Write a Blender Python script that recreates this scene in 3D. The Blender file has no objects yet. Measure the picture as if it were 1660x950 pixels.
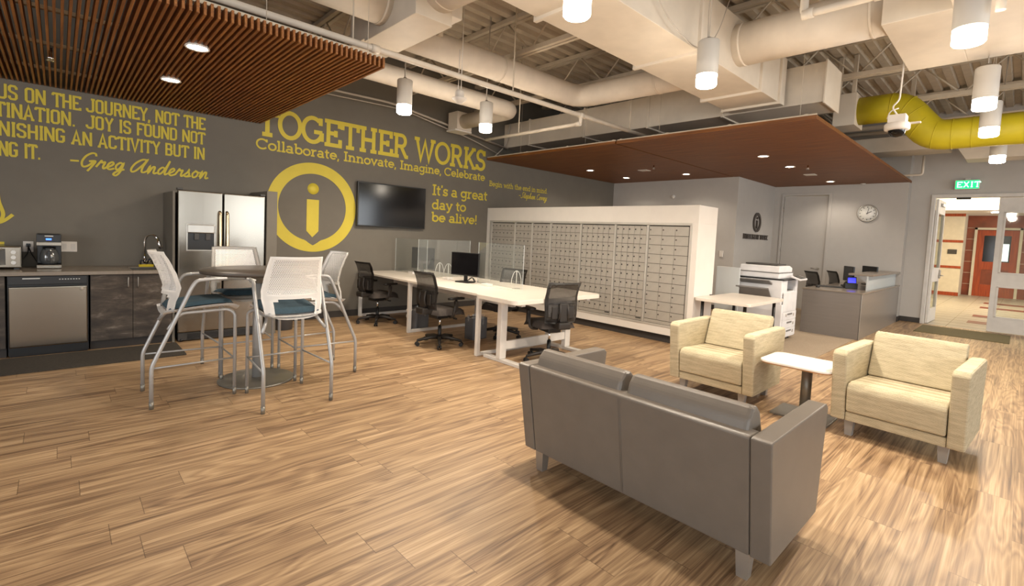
import bpy, bmesh, math, random
from mathutils import Vector, Matrix
random.seed(7)
PI = math.pi
C = bpy.context.scene.collection
scene = bpy.context.scene

# ---------------------------------------------------------------- camera, world, lights, exposure
EYE = Vector((0.0, 0.0, 1.5))
FOCAL_PX, PRINCIPAL_Y = 780.6, 428.3          # measured on the 1660x950 frame
yaw, pitch, roll = math.radians(46.647), math.radians(-3.47), math.radians(-2.645)
fwd = Vector((math.cos(yaw)*math.cos(pitch), math.sin(yaw)*math.cos(pitch), math.sin(pitch)))
r0 = Vector((math.sin(yaw), -math.cos(yaw), 0)); d0 = fwd.cross(r0)
right = math.cos(roll)*r0 + math.sin(roll)*d0
down = -math.sin(roll)*r0 + math.cos(roll)*d0
cam_data = bpy.data.cameras.new('camera'); cam = bpy.data.objects.new('camera', cam_data); C.objects.link(cam)
m3 = Matrix((right, -down, -fwd)).transposed()
cam.matrix_world = Matrix.Translation(EYE) @ m3.to_4x4()
cam_data.sensor_width = 36.0
cam_data.lens = FOCAL_PX/1660*36.0
cam_data.shift_y = (PRINCIPAL_Y-475)/1660
cam_data.clip_start = 0.05
scene.camera = cam
scene.view_settings.view_transform = 'Standard'
scene.view_settings.look = 'None'
scene.view_settings.gamma = 1
scene.view_settings.use_curve_mapping = False
scene.view_settings.exposure = 1.0

world = bpy.data.worlds.new('world'); scene.world = world; world.use_nodes = True
world.node_tree.nodes['Background'].inputs[0].default_value = (1.0, 0.96, 0.9, 1)
world.node_tree.nodes['Background'].inputs[1].default_value = 0.72

WARM = (1.0, 0.88, 0.73)
def area(name, loc, aim, sx, sy, watts, col):
    l = bpy.data.lights.new(name, 'AREA'); l.shape = 'RECTANGLE'; l.size = sx; l.size_y = sy
    l.energy = watts; l.color = col
    o = bpy.data.objects.new(name, l); C.objects.link(o); o.location = loc
    o.rotation_euler = (Vector(aim)-Vector(loc)).to_track_quat('-Z', 'Y').to_euler()
    return o
# area lamps inside the added, unseen windows on the right and behind the camera
for wx in (-2.6, 1.6, 5.8, 10.0):
    area('window_daylight', (wx, -6.85, 1.75), (wx, 0, .9), 2.6, 2.4, 62, (0.90, 0.95, 1.0))
for wy in (-2.4, 2.6):
    area('window_daylight', (-4.85, wy, 1.75), (3, wy, 1.0), 2.6, 2.2, 55, (0.95, 0.97, 1.0))
# area lamp lighting the entrance lobby, with no fixture of its own
area('lobby_daylight', (19.5, -3.2, 2.2), (19.5, 2.0, 0.6), 5.0, 1.6, 120, (1.0, 0.97, 0.92))

def spot(name, loc, watts, col=WARM, deg=150, blend=0.6, rad=0.08, aim=None):
    l = bpy.data.lights.new(name, 'SPOT'); l.energy = watts; l.color = col
    l.spot_size = math.radians(deg); l.spot_blend = blend; l.shadow_soft_size = rad
    o = bpy.data.objects.new(name, l); C.objects.link(o); o.location = loc
    if aim: o.rotation_euler = (Vector(aim)-Vector(loc)).to_track_quat('-Z', 'Y').to_euler()
    return o

# ---------------------------------------------------------------- materials (all node based)
def srgb(h):
    v = [int(h[i:i+2], 16)/255 for i in (0, 2, 4)]
    return tuple((x/12.92 if x <= .04045 else ((x+.055)/1.055)**2.4) for x in v) + (1,)
class NT:
    def __init__(s, name):
        s.m = bpy.data.materials.new(name); s.m.use_nodes = True
        s.t = s.m.node_tree; s.b = s.t.nodes['Principled BSDF']; s.out = s.t.nodes['Material Output']
    def n(s, typ, **kw):
        x = s.t.nodes.new(typ)
        for k, v in kw.items(): setattr(x, k, v)
        return x
    def l(s, a, b): s.t.links.new(a, b)
    def math(s, op, a, b=None, c=None):
        x = s.n('ShaderNodeMath', operation=op)
        for i, v in enumerate((a, b, c)):
            if v is None: continue
            if isinstance(v, (int, float)): x.inputs[i].default_value = v
            else: s.l(v, x.inputs[i])
        return x.outputs[0]
    def mix(s, fac, a, b, blend='MIX'):
        x = s.n('ShaderNodeMix', data_type='RGBA', blend_type=blend)
        for i, v in ((0, fac), (6, a), (7, b)):
            if isinstance(v, (int, float, tuple)): x.inputs[i].default_value = v
            else: s.l(v, x.inputs[i])
        return x.outputs[2]
    def coord(s, kind='Object', scale=(1, 1, 1)):
        tc = s.n('ShaderNodeTexCoord'); mp = s.n('ShaderNodeMapping'); mp.inputs['Scale'].default_value = scale
        s.l(tc.outputs[kind], mp.inputs[0]); return mp.outputs[0]
    def noise(s, vec, scale, detail=3, rough=.5, dist=0.0):
        x = s.n('ShaderNodeTexNoise'); x.inputs['Scale'].default_value = scale; x.inputs['Detail'].default_value = detail
        x.inputs['Roughness'].default_value = rough; x.inputs['Distortion'].default_value = dist
        s.l(vec, x.inputs['Vector']); return x.outputs['Fac']
    def ramp(s, fac, stops):
        x = s.n('ShaderNodeValToRGB'); e = x.color_ramp.elements
        while len(e) < len(stops): e.new(0.5)
        for k, (p, c) in zip(e, stops): k.position = p; k.color = c
        s.l(fac, x.inputs[0]); return x.outputs[0]
    def bump(s, h, strength=.2, dist=.01):
        x = s.n('ShaderNodeBump'); x.inputs['Strength'].default_value = strength; x.inputs['Distance'].default_value = dist
        s.l(h, x.inputs['Height']); s.l(x.outputs[0], s.b.inputs['Normal'])

def mat(name, col, rough=.5, metal=0.0, var=.06, scale=(6, 6, 6), bump=0.0, bscale=60, spec=.5, coat=0.0):
    """plain paint, plastic or metal with a little uneven tone and grain"""
    k = NT(name); c = srgb(col) if isinstance(col, str) else col
    v = k.coord('Object', scale); f = k.noise(v, 1.0, 4)
    lo = tuple(x*(1-var) for x in c[:3])+(1,); hi = tuple(min(1, x*(1+var)) for x in c[:3])+(1,)
    k.l(k.ramp(f, [(.3, lo), (.7, hi)]), k.b.inputs['Base Color'])
    k.b.inputs['Metallic'].default_value = metal; k.b.inputs['Roughness'].default_value = rough
    k.b.inputs['Specular IOR Level'].default_value = spec
    if coat: k.b.inputs['Coat Weight'].default_value = coat
    if bump:
        k.bump(k.noise(k.coord('Object'), bscale, 3), bump, .004)
    return k.m
def emis(name, col, strength):
    k = NT(name); c = srgb(col)
    f = k.noise(k.coord('Object'), 9, 2)
    k.l(k.ramp(f, [(.3, c), (.7, c)]), k.b.inputs['Emission Color']); k.b.inputs['Emission Strength'].default_value = strength
    k.b.inputs['Base Color'].default_value = c
    return k.m

def floor_mat():
    k = NT('floor_planks'); tc = k.n('ShaderNodeTexCoord'); sp = k.n('ShaderNodeSeparateXYZ'); k.l(tc.outputs['Object'], sp.inputs[0])
    x, y = sp.outputs[0], sp.outputs[1]
    W, L = .202, 1.22
    row = k.math('FLOOR', k.math('DIVIDE', k.math('ADD', y, .07), W))
    wn = k.n('ShaderNodeTexWhiteNoise', noise_dimensions='1D'); k.l(row, wn.inputs['W'])
    xs = k.math('DIVIDE', k.math('ADD', x, k.math('MULTIPLY', wn.outputs['Value'], 7.3)), L)
    col = k.math('FLOOR', xs)
    cv = k.n('ShaderNodeCombineXYZ'); k.l(row, cv.inputs[0]); k.l(col, cv.inputs[1])
    w2 = k.n('ShaderNodeTexWhiteNoise', noise_dimensions='2D'); k.l(cv.outputs[0], w2.inputs['Vector'])
    rnd = w2.outputs['Value']
    # grain: stretched along the plank, shifted plank by plank
    def stretched(sx, sy, off):
        c = k.n('ShaderNodeCombineXYZ')
        k.l(k.math('MULTIPLY', k.math('ADD', x, k.math('MULTIPLY', rnd, off)), sx), c.inputs[0])
        k.l(k.math('MULTIPLY', y, sy), c.inputs[1]); k.l(k.math('MULTIPLY', rnd, 40.0), c.inputs[2]); return c.outputs[0]
    g1 = k.noise(stretched(.55, 20, 11), 1.0, 5, .62, .7)
    g2 = k.noise(stretched(.7, 120, 5), 1.0, 4, .7, .2)
    g3 = k.noise(stretched(.45, 5.0, 21), 1.0, 2, .5, 1.2)
    rings = k.math('PINGPONG', k.math('MULTIPLY', g3, 9.0), .5)
    f = k.math('ADD', k.math('MULTIPLY', g1, .55), k.math('ADD', k.math('MULTIPLY', g2, .40), k.math('MULTIPLY', rings, .24)))
    f = k.math('ADD', f, k.math('MULTIPLY', k.math('SUBTRACT', rnd, .5), .035))
    tone = k.ramp(f, [(.36, srgb('634c38')), (.48, srgb('937659')), (.58, srgb('b1936f')), (.69, srgb('c9ab87')), (.82, srgb('d9bf9c'))])
    # seams
    fy = k.math('FRACT', k.math('DIVIDE', k.math('ADD', y, .07), W)); fx = k.math('FRACT', xs)
    sy = k.math('LESS_THAN', k.math('MINIMUM', fy, k.math('SUBTRACT', 1.0, fy)), .008)
    sx = k.math('LESS_THAN', k.math('MINIMUM', fx, k.math('SUBTRACT', 1.0, fx)), .0013)
    seam = k.math('MAXIMUM', k.math('MULTIPLY', sy, .4), sx)
    k.l(k.mix(k.math('MULTIPLY', seam, .65), tone, srgb('3c2a1a')), k.b.inputs['Base Color'])
    k.b.inputs['Roughness'].default_value = .42; k.b.inputs['Specular IOR Level'].default_value = .35
    k.bump(k.math('SUBTRACT', g2, k.math('MULTIPLY', seam, .8)), .12, .003)
    return k.m
def wood_mat(name, dark, mid, light, axis=1, freq=60):
    k = NT(name); s = [freq]*3; s[axis] = 1.6
    f = k.noise(k.coord('Object', tuple(s)), 1.0, 4, .6, .4)
    k.l(k.ramp(f, [(.3, srgb(dark)), (.5, srgb(mid)), (.72, srgb(light))]), k.b.inputs['Base Color'])
    k.b.inputs['Roughness'].default_value = .5; return k.m
def brushed(name, col, rough=.3, axis=2):
    k = NT(name); s = [160]*3; s[axis] = 1.5
    f = k.noise(k.coord('Object', tuple(s)), 1.0, 3)
    c = srgb(col)
    k.l(k.ramp(f, [(.3, tuple(x*.965 for x in c[:3])+(1,)), (.7, c)]), k.b.inputs['Base Color'])
    k.b.inputs['Metallic'].default_value = 1.0
    k.l(k.math('ADD', k.math('MULTIPLY', f, .06), rough-.03), k.b.inputs['Roughness'])
    return k.m
def slate_mat(name):
    k = NT(name); v = k.coord('Object', (1.3, 1.3, 3.6)); f = k.noise(v, 2.4, 8, .68, .5)
    g = k.noise(k.coord('Object', (9, 9, 30)), 1, 5, .6)
    h = k.math('ADD', k.math('MULTIPLY', f, .8), k.math('MULTIPLY', g, .25))
    k.l(k.ramp(h, [(.36, srgb('241e18')), (.5, srgb('382f27')), (.60, srgb('4a4036')), (.72, srgb('7b7166'))]), k.b.inputs['Base Color'])
    k.b.inputs['Roughness'].default_value = .55; k.bump(h, .1, .004); return k.m
def weave_mat(name, a, b, sx=38, sz=55):
    k = NT(name); f = k.noise(k.coord('Object', (7, 7, sz)), 1.0, 4, .65)
    g = k.n('ShaderNodeTexWave', wave_type='BANDS', bands_direction='Z'); g.inputs['Scale'].default_value = 46
    g.inputs['Distortion'].default_value = 3.0; g.inputs['Detail Scale'].default_value = 3
    k.l(k.coord('Object'), g.inputs[0])
    h = k.math('ADD', k.math('MULTIPLY', f, .7), k.math('MULTIPLY', g.outputs['Fac'], .3))
    k.l(k.ramp(h, [(.3, srgb(a)), (.68, srgb(b))]), k.b.inputs['Base Color'])
    k.b.inputs['Roughness'].default_value = .95; k.b.inputs['Specular IOR Level'].default_value = .15
    k.bump(h, .35, .006); return k.m
def perforated(name, col, cell=.0125, hole=.31, rough=.5, axes=(1, 2), skew=True):
    """a sheet pierced by rows of small round holes"""
    k = NT(name); tc = k.n('ShaderNodeTexCoord'); sp = k.n('ShaderNodeSeparateXYZ'); k.l(tc.outputs['Object'], sp.inputs[0])
    u = k.math('DIVIDE', sp.outputs[axes[0]], cell); v = k.math('DIVIDE', sp.outputs[axes[1]], cell)
    if skew: u = k.math('ADD', u, k.math('MULTIPLY', k.math('FLOOR', v), .5))
    du = k.math('SUBTRACT', k.math('FRACT', u), .5); dv = k.math('SUBTRACT', k.math('FRACT', v), .5)
    d = k.math('SQRT', k.math('ADD', k.math('MULTIPLY', du, du), k.math('MULTIPLY', dv, dv)))
    k.l(k.math('GREATER_THAN', d, hole), k.b.inputs['Alpha'])
    k.b.inputs['Base Color'].default_value = srgb(col); k.b.inputs['Roughness'].default_value = rough
    return k.m
def clear_mat(name, tint, refl=.10, op=.12):
    k = NT(name); tr = k.n('ShaderNodeBsdfTransparent'); tr.inputs[0].default_value = srgb(tint)
    gl = k.n('ShaderNodeBsdfGlossy'); gl.inputs['Roughness'].default_value = .03
    df = k.n('ShaderNodeBsdfDiffuse'); df.inputs[0].default_value = srgb('dfe3e3')
    f = k.noise(k.coord('Object', (3, 3, 3)), 1, 2)
    m1 = k.n('ShaderNodeMixShader'); k.l(k.math('ADD', k.math('MULTIPLY', f, .02), refl-.01), m1.inputs[0]); k.l(tr.outputs[0], m1.inputs[1]); k.l(gl.outputs[0], m1.inputs[2])
    m2 = k.n('ShaderNodeMixShader'); m2.inputs[0].default_value = op; k.l(m1.outputs[0], m2.inputs[1]); k.l(df.outputs[0], m2.inputs[2])
    k.l(m2.outputs[0], k.out.inputs[0]); return k.m

M = dict(
 floor=floor_mat(),
 grey_wall=mat('taupe_wall_paint', '6d675d', .8, var=.03, bump=.05, bscale=140),
 pale_wall=mat('pale_wall_paint', 'b9b4ae', .8, var=.02, bump=.05, bscale=140),
 white_paint=mat('white_paint', 'dcd5cc', .6, var=.02),
 lamp_housing=mat('lamp_housing', 'cbc6be', .5, var=.02),
 base_dark=mat('dark_vinyl_base', '35302c', .6),
 deck=mat('painted_steel_deck', 'b9ac99', .7, var=.08),
 duct=mat('painted_duct', 'd9cdbd', .65, var=.05, bump=.25, bscale=14),
 duct_flat=mat('painted_sheet_duct', 'd6cbbb', .6, var=.04),
 steel_paint=mat('painted_steel', 'c6baa8', .6),
 pipe=mat('painted_pipe', 'd8cdbd', .5),
 yellow_duct=mat('yellow_duct_wrap', 'b3a414', .6, var=.06),
 yellow=mat('yellow_vinyl', 'cdb93a', .6, var=.03),
 slat=wood_mat('slat_wood', '6e4420', '945c2b', 'b57c40'),
 slat_brown=wood_mat('slat_wood_brown', '55300f', '7a481a', '986029'),  # same slat wood, its dimmer lighting over the reception put into the colour
 slat_dark=mat('slat_rail', 'cfc3ae', .7),
 stainless=brushed('brushed_stainless', '8f897f', .20),
 stainless_h=brushed('brushed_stainless_across', '8f877b', .20, 0),
 chrome=mat('chrome', 'e8e8e8', .12, 1.0),
 nickel=mat('satin_nickel', 'a9a49c', .3, 1.0),
 alu=mat('aluminium', 'b9b5ae', .4, .8),
 slate=slate_mat('slate_laminate'),
 counter=mat('taupe_quartz', '7e7366', .25, var=.05, scale=(40, 40, 40)),
 black=mat('black_plastic', '141313', .4),
 black_gloss=mat('black_gloss', '060607', .06),
 dark_grey=mat('dark_grey_plastic', '3a3734', .5),
 chair_plastic=mat('charcoal_plastic', '28231f', .5),
 chair_fabric=mat('brown_black_fabric', '3d3631', .95, var=.15, scale=(60, 60, 60), bump=.2, bscale=300),
 chair_mesh=perforated('chair_mesh', '1f1b18', .008, .22),
 shell=mat('white_plastic', 'eeebe7', .45, var=.02),
 shell_mesh=perforated('perforated_white_plastic', 'eae6e1', .0125, .27),
 blue_fabric=mat('blue_grey_fabric', '2d4450', .9, var=.15, scale=(50, 50, 50), bump=.2, bscale=260),
 silver=mat('silver_powder_coat', 'adacaa', .35, .35),
 table_dark=mat('dark_laminate', '4d443c', .35, var=.08, scale=(3, 30, 3)),
 base_grey=mat('grey_metal_plate', '8b8880', .4, .6),
 desk_top=mat('pale_laminate', 'ddd3c6', .35, var=.02),
 desk_white=mat('white_steel', 'd8d3cc', .45),
 vinyl=mat('grey_vinyl', '736b62', .38, var=.05, scale=(9, 9, 9), bump=.12, bscale=200),
 taupe_leg=mat('grey_painted_leg', '9a948d', .5),
 cream=weave_mat('cream_weave', 'a4987e', 'cdc1a4'),
 white_top=mat('white_laminate', 'f1ece4', .3),
 ply=mat('plywood_edge', 'b8895a', .5),
 mailbox=mat('grey_mailbox_metal', 'a8a298', .42, .15, var=.05),
 mail_frame=mat('mailbox_trim', 'c3beb5', .35, .3),
 acrylic=clear_mat('clear_acrylic', 'f4f6f5', .06, .05),
 glass=clear_mat('door_glass', 'eef2f0', .07, .02),
 edge=clear_mat('polished_acrylic_edge', 'ffffff', .12, .38), mail_gap=mat('mailbox_gap', '3b3630', .7),
 frost_panel=clear_mat('frosted_panel', 'cfcac6', .06, .75),
 frost=clear_mat('frosted_screen', 'd9dcdc', .05, .55),
 screen=mat('screen_black', '0c0b0d', .12),
 copier=mat('copier_white', 'e4e2e2', .4), copier_grey=mat('copier_grey', '77736f', .5),
 laminate_grey=mat('grey_laminate', '77706a', .3, var=.04, scale=(2, 2, 30)),
 carpet=mat('taupe_carpet_tile', '9d8c77', .95, var=.12, scale=(70, 70, 70), bump=.2, bscale=300),
 rug_dark=mat('dark_kitchen_mat', '3d372f', .95, var=.25, scale=(60, 60, 60), bump=.3, bscale=260),
 door_mat=mat('olive_door_mat', '6f6546', .95, var=.15, scale=(60, 60, 60), bump=.3, bscale=260),
 lens=emis('lamp_lens', 'fff2dc', 14.0), lens_small=emis('downlight_lens', 'fff0d8', 20.0),
 cove=emis('cove_light', 'ffe6b8', 2.0),
 exit_green=emis('exit_green', '0fc66a', 1.0), exit_white=emis('exit_letters', 'b8ffe0', 1.2),
 blue_screen=emis('blue_display', '2a2cff', 1.6), led_blue=emis('blue_led', '3a6cff', 2.0),
 tile_red=mat('red_brown_tile', '7a3a22', .35, var=.25, scale=(3, 3, 3)),
 orange_wood=wood_mat('orange_wood', '7a2c0c', '943a10', 'a84a1a', 2, 30),
 beige_panel=mat('beige_panel', 'cbc1ab', .6),
 lobby_floor=mat('lobby_tile', 'a09a8e', .35, var=.06, scale=(2, 2, 2)),
 grout=mat('tile_grout', '8f8674', .8),
 lobby_dark_tile=mat('lobby_dark_tile', '6b2f22', .35, var=.3, scale=(4, 4, 4)),
 sponge=mat('yellow_plastic', 'd9bd1e', .6), bag=mat('white_bag', 'd8d6d2', .3), clear_bag=clear_mat('clear_liner', 'e8e8e8', .12, .25),
 bin=mat('grey_bin_plastic', '5f6063', .5), cable=mat('grey_cable', 'b9b0a4', .6), black_cable=mat('black_cable', '161514', .5),
 clock_face=mat('clock_face', 'f1efe8', .5), glass_pot=clear_mat('coffee_pot_glass', '5a5048', .15, .1),
 brass=mat('warm_nickel', 'd8c3a4', .25, 1.0), sign_dark=mat('brushed_sign_metal', '57504b', .4, .5),
 faint=mat('faint_print', 'a59c90', .6), white_wire=mat('white_wire', 'f1eee9', .4), grey_frame=mat('door_frame_paint', 'cfcac3', .5),
)

# ---------------------------------------------------------------- mesh helpers
class MB:
    """collects shapes into one mesh"""
    def __init__(s): s.bm = bmesh.new()
    def _merge(s, t):
        me = bpy.data.meshes.new('t'); t.to_mesh(me); t.free(); s.bm.from_mesh(me); bpy.data.meshes.remove(me); return s
    def box(s, lo, hi, bev=0.0, seg=2, rot=None, piv=None, mtx=None):
        t = bmesh.new(); bmesh.ops.create_cube(t, size=1)
        sz = [hi[i]-lo[i] for i in range(3)]; ce = [(hi[i]+lo[i])/2 for i in range(3)]
        for v in t.verts: v.co = Vector((v.co.x*sz[0]+ce[0], v.co.y*sz[1]+ce[1], v.co.z*sz[2]+ce[2]))
        if bev: bmesh.ops.bevel(t, geom=t.edges[:], offset=min(bev, min(sz)*.49), segments=seg, affect='EDGES', profile=.6)
        if rot:
            R = Matrix.Rotation(rot[1], 3, rot[0]); p = Vector(piv or ce)
            for v in t.verts: v.co = R @ (v.co-p) + p
        if mtx: bmesh.ops.transform(t, matrix=mtx, verts=t.verts)
        return s._merge(t)
    def prism(s, poly, a, b, axis='y', bev=0.0, seg=2):
        """polygon in the plane across `axis`, extruded from a to b"""
        t = bmesh.new()
        def P(u, v, w): return {'y': (u, w, v), 'x': (w, u, v), 'z': (u, v, w)}[axis]
        A = [t.verts.new(P(u, v, a)) for u, v in poly]; B = [t.verts.new(P(u, v, b)) for u, v in poly]
        n = len(poly); t.faces.new(A); t.faces.new(B)
        for i in range(n): t.faces.new((A[i], A[(i+1) % n], B[(i+1) % n], B[i]))
        bmesh.ops.recalc_face_normals(t, faces=t.faces[:])
        if bev: bmesh.ops.bevel(t, geom=t.edges[:], offset=bev, segments=seg, affect='EDGES', profile=.6)
        return s._merge(t)
    def cyl(s, p0, p1, r, r2=None, seg=20, cap=True):
        p0, p1 = Vector(p0), Vector(p1); t = bmesh.new()
        bmesh.ops.create_cone(t, cap_ends=cap, segments=seg, radius1=r, radius2=r if r2 is None else r2, depth=(p1-p0).length)
        q = Vector((0, 0, 1)).rotation_difference((p1-p0).normalized()).to_matrix().to_4x4()
        bmesh.ops.transform(t, matrix=Matrix.Translation((p0+p1)/2) @ q, verts=t.verts)
        for f in t.faces: f.smooth = len(f.verts) == 4
        return s._merge(t)
    def lathe(s, prof, cen=(0, 0, 0), seg=28):
        t = bmesh.new(); rings = []
        for r, z in prof:
            if r < 1e-6: rings.append([t.verts.new((cen[0], cen[1], cen[2]+z))])
            else: rings.append([t.verts.new((cen[0]+r*math.cos(2*PI*i/seg), cen[1]+r*math.sin(2*PI*i/seg), cen[2]+z)) for i in range(seg)])
        for A, B in zip(rings, rings[1:]):
            for i in range(seg):
                j = (i+1) % seg
                if len(A) == 1 and len(B) == 1: continue
                if len(A) == 1: f = t.faces.new((A[0], B[j], B[i]))
                elif len(B) == 1: f = t.faces.new((A[i], A[j], B[0]))
                else: f = t.faces.new((A[i], A[j], B[j], B[i]))
                f.smooth = True
        bmesh.ops.recalc_face_normals(t, faces=t.faces[:])
        return s._merge(t)
    def tube(s, pts, r, seg=10, round_=0.0, steps=5):
        """round tube along a polyline, corners rounded by radius round_"""
        P = [Vector(p) for p in pts]
        if round_ and len(P) > 2:
            Q = [P[0]]
            for a, b, c in zip(P, P[1:], P[2:]):
                d = min(round_, (a-b).length*.48, (c-b).length*.48)
                s0 = b+(a-b).normalized()*d; s1 = b+(c-b).normalized()*d
                for i in range(steps+1):
                    u = i/steps; Q.append((1-u)**2*s0+2*u*(1-u)*b+u*u*s1)
            Q.append(P[-1]); P = Q
        t = bmesh.new(); rings = []; up = None
        for i, p in enumerate(P):
            d = ((P[min(i+1, len(P)-1)]-p).normalized() + (p-P[max(i-1, 0)]).normalized())
            if d.length < 1e-6: d = P[min(i+1, len(P)-1)]-P[max(i-1, 0)]
            d.normalize()
            if up is None: up = d.orthogonal().normalized()
            up = (up-d*up.dot(d)).normalized(); w = d.cross(up)
            rr = r[i] if isinstance(r, (list, tuple)) else r
            rings.append([t.verts.new(p+rr*(math.cos(2*PI*k/seg)*up+math.sin(2*PI*k/seg)*w)) for k in range(seg)])
        for A, B in zip(rings, rings[1:]):
            for k in range(seg):
                f = t.faces.new((A[k], A[(k+1) % seg], B[(k+1) % seg], B[k])); f.smooth = True
        t.faces.new(rings[0]); t.faces.new(rings[-1])
        bmesh.ops.recalc_face_normals(t, faces=t.faces[:])
        return s._merge(t)
    def sphere(s, c, r, seg=16, scale=(1, 1, 1)):
        t = bmesh.new(); bmesh.ops.create_uvsphere(t, u_segments=seg, v_segments=seg//2+2, radius=r)
        for v in t.verts: v.co = Vector((v.co.x*scale[0]+c[0], v.co.y*scale[1]+c[1], v.co.z*scale[2]+c[2]))
        for f in t.faces: f.smooth = True
        return s._merge(t)
    def grid(s, fn, us, vs, skip=None, thick=0.0):
        """sheet of points fn(u, v); thick closes it into a slab along its normals"""
        t = bmesh.new(); V = {}
        def vert(i, j):
            if (i, j) not in V: V[i, j] = t.verts.new(fn(us[i], vs[j]))
            return V[i, j]
        for i in range(len(us)-1):
            for j in range(len(vs)-1):
                if skip and skip((us[i]+us[i+1])/2, (vs[j]+vs[j+1])/2): continue
                f = t.faces.new((vert(i, j), vert(i+1, j), vert(i+1, j+1), vert(i, j+1))); f.smooth = True
        if thick:
            bmesh.ops.solidify(t, geom=t.faces[:], thickness=thick)
        return s._merge(t)
    def build(s, name, m, parent=None, loc=None, rot=None, smooth=None):
        me = bpy.data.meshes.new(name)
        if smooth is not None:
            for f in s.bm.faces: f.smooth = smooth
        s.bm.to_mesh(me); s.bm.free(); me.materials.append(M[m] if isinstance(m, str) else m)
        o = bpy.data.objects.new(name, me); C.objects.link(o)
        if parent: o.parent = parent
        if loc: o.location = loc
        if rot: o.rotation_euler = rot
        return o
def thing(name, label, cat, loc=(0, 0, 0), rz=0.0, group=None):
    o = bpy.data.objects.new(name, None); C.objects.link(o); o.location = loc; o.rotation_euler = (0, 0, rz)
    o.empty_display_size = .1
    return tag(o, label, cat, group)
def tag(o, label, cat, group=None):
    o['label'] = label; o['category'] = cat
    if group: o['group'] = group
    return o
def struct(o): o['kind'] = 'structure'; return o
def copy_tree(o, parent=None):
    c = o.copy(); C.objects.link(c); c.parent = parent
    for ch in list(o.children): copy_tree(ch, c)
    return c
def place(o, loc, rz, label):
    o.location = loc; o.rotation_euler = (0, 0, rz); o['label'] = label; return o
def sub(o, levels=1):
    m = o.modifiers.new('smooth', 'SUBSURF'); m.levels = levels; m.render_levels = levels; return o
def lin(a, b, n): return [a+(b-a)*i/(n-1) for i in range(n)]
def rrect(x0, y0, x1, y1, r, n=6):
    P = []
    for cx, cy, a in ((x1-r, y1-r, 0), (x0+r, y1-r, 90), (x0+r, y0+r, 180), (x1-r, y0+r, 270)):
        for i in range(n+1):
            t = math.radians(a+90*i/n); P.append((cx+r*math.cos(t), cy+r*math.sin(t)))
    return P
# ================================================================ the room
WY = 7.76            # accent wall
BX, LY, DX, EX = 11.0, 4.45, 13.3, 13.62     # back wall, logo wall, door wall, entrance wall
DECK = 4.45
struct(MB().box((-5, -7, -.1), (EX, WY, 0)).build('floor', 'floor'))
struct(MB().box((-5, WY, 0), (BX+.2, WY+.15, DECK+.1)).build('wall_left', 'grey_wall'))
struct(MB().box((BX, LY, 0), (BX+.15, WY, DECK)).build('wall_back', 'pale_wall'))
struct(MB().box((BX+.15, LY, 0), (DX, LY+.15, DECK)).build('wall_sign', 'pale_wall'))
# door wall with its door opening (y 3.29..4.25, z 0..2.78)
struct(MB().box((DX, 1.80, 0), (DX+.32, 3.25, DECK)).box((DX, 3.25, 2.80), (DX+.32, 4.28, DECK)).box((DX, 4.28, 0), (DX+.32, LY+.15, DECK)).build('wall_reception', 'pale_wall'))
struct(MB().box((EX, 1.445, 0), (EX+.15, 1.80, DECK+.08)).box((EX, -.62, 2.77), (EX+.15, 1.445, DECK+.08)).box((EX, -7, 0), (EX+.15, -.62, DECK+.08)).build('wall_entrance', 'pale_wall'))
# corrugated deck, flutes running away from the camera along x
prof = []; y = -7.0
while y < WY:
    prof += [(y, DECK+.06), (y+.08, DECK+.06), (y+.10, DECK), (y+.20, DECK), (y+.22, DECK+.06)]; y += .22
mb = MB(); t = mb.bm
A = [t.verts.new((-5, a, b)) for a, b in prof]; B = [t.verts.new((EX, a, b)) for a, b in prof]
for i in range(len(prof)-1):
    if prof[i] != prof[i+1]: t.faces.new((A[i], A[i+1], B[i+1], B[i]))
struct(mb.build('ceiling', 'deck'))
# two unseen walls with tall windows, added so the metals reflect a room
def window_wall(name, axis, at, spans, lo, hi, wz=(.55, 2.95)):
    mb = MB(); n = 0
    def B(u0, u1, z0, z1):
        if axis == 'y': mb.box((u0, at-.15, z0), (u1, at, z1))
        else: mb.box((at-.15, u0, z0), (at, u1, z1))
    u = lo
    for a, b in spans:
        B(u, a, 0, DECK+.08); B(a, b, 0, wz[0]); B(a, b, wz[1], DECK+.08); u = b
    B(u, hi, 0, DECK+.08)
    struct(mb.build(name, 'pale_wall'))
window_wall('wall_right', 'y', -7.0, ((-3.9, -1.3), (.3, 2.9), (4.5, 7.1), (8.7, 11.3)), -5, EX)
window_wall('wall_near', 'x', -5.0, ((-3.7, -1.1), (1.3, 3.9)), -7, WY)
win = 2
def window(axis, at, a, b):
    global win
    mb = MB(); z0, z1 = .55, 2.95
    def B(u0, u1, w0, w1):
        if axis == 'y': mb.box((u0, at-.10, w0), (u1, at-.04, w1), .004)
        else: mb.box((at-.10, u0, w0), (at-.04, u1, w1), .004)
    c = (a+b)/2
    for r in ((a, a+.05, z0, z1), (b-.05, b, z0, z1), (c-.025, c+.025, z0, z1), (a, b, z0, z0+.05), (a, b, z1-.05, z1)): B(*r)
    o = struct(mb.build('window_%d' % win, 'dark_grey')); win += 1
    g = MB()
    if axis == 'y': g.box((a+.05, at-.075, z0+.05), (b-.05, at-.07, z1-.05))
    else: g.box((at-.075, a+.05, z0+.05), (at-.07, b-.05, z1-.05))
    g.build('glass_pane', 'glass', o)
for a_, b__ in ((-3.9, -1.3), (.3, 2.9), (4.5, 7.1), (8.7, 11.3)): window('y', -7.0, a_, b__)
for a_, b__ in ((-3.7, -1.1), (1.3, 3.9)): window('x', -5.0, a_, b__)
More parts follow.
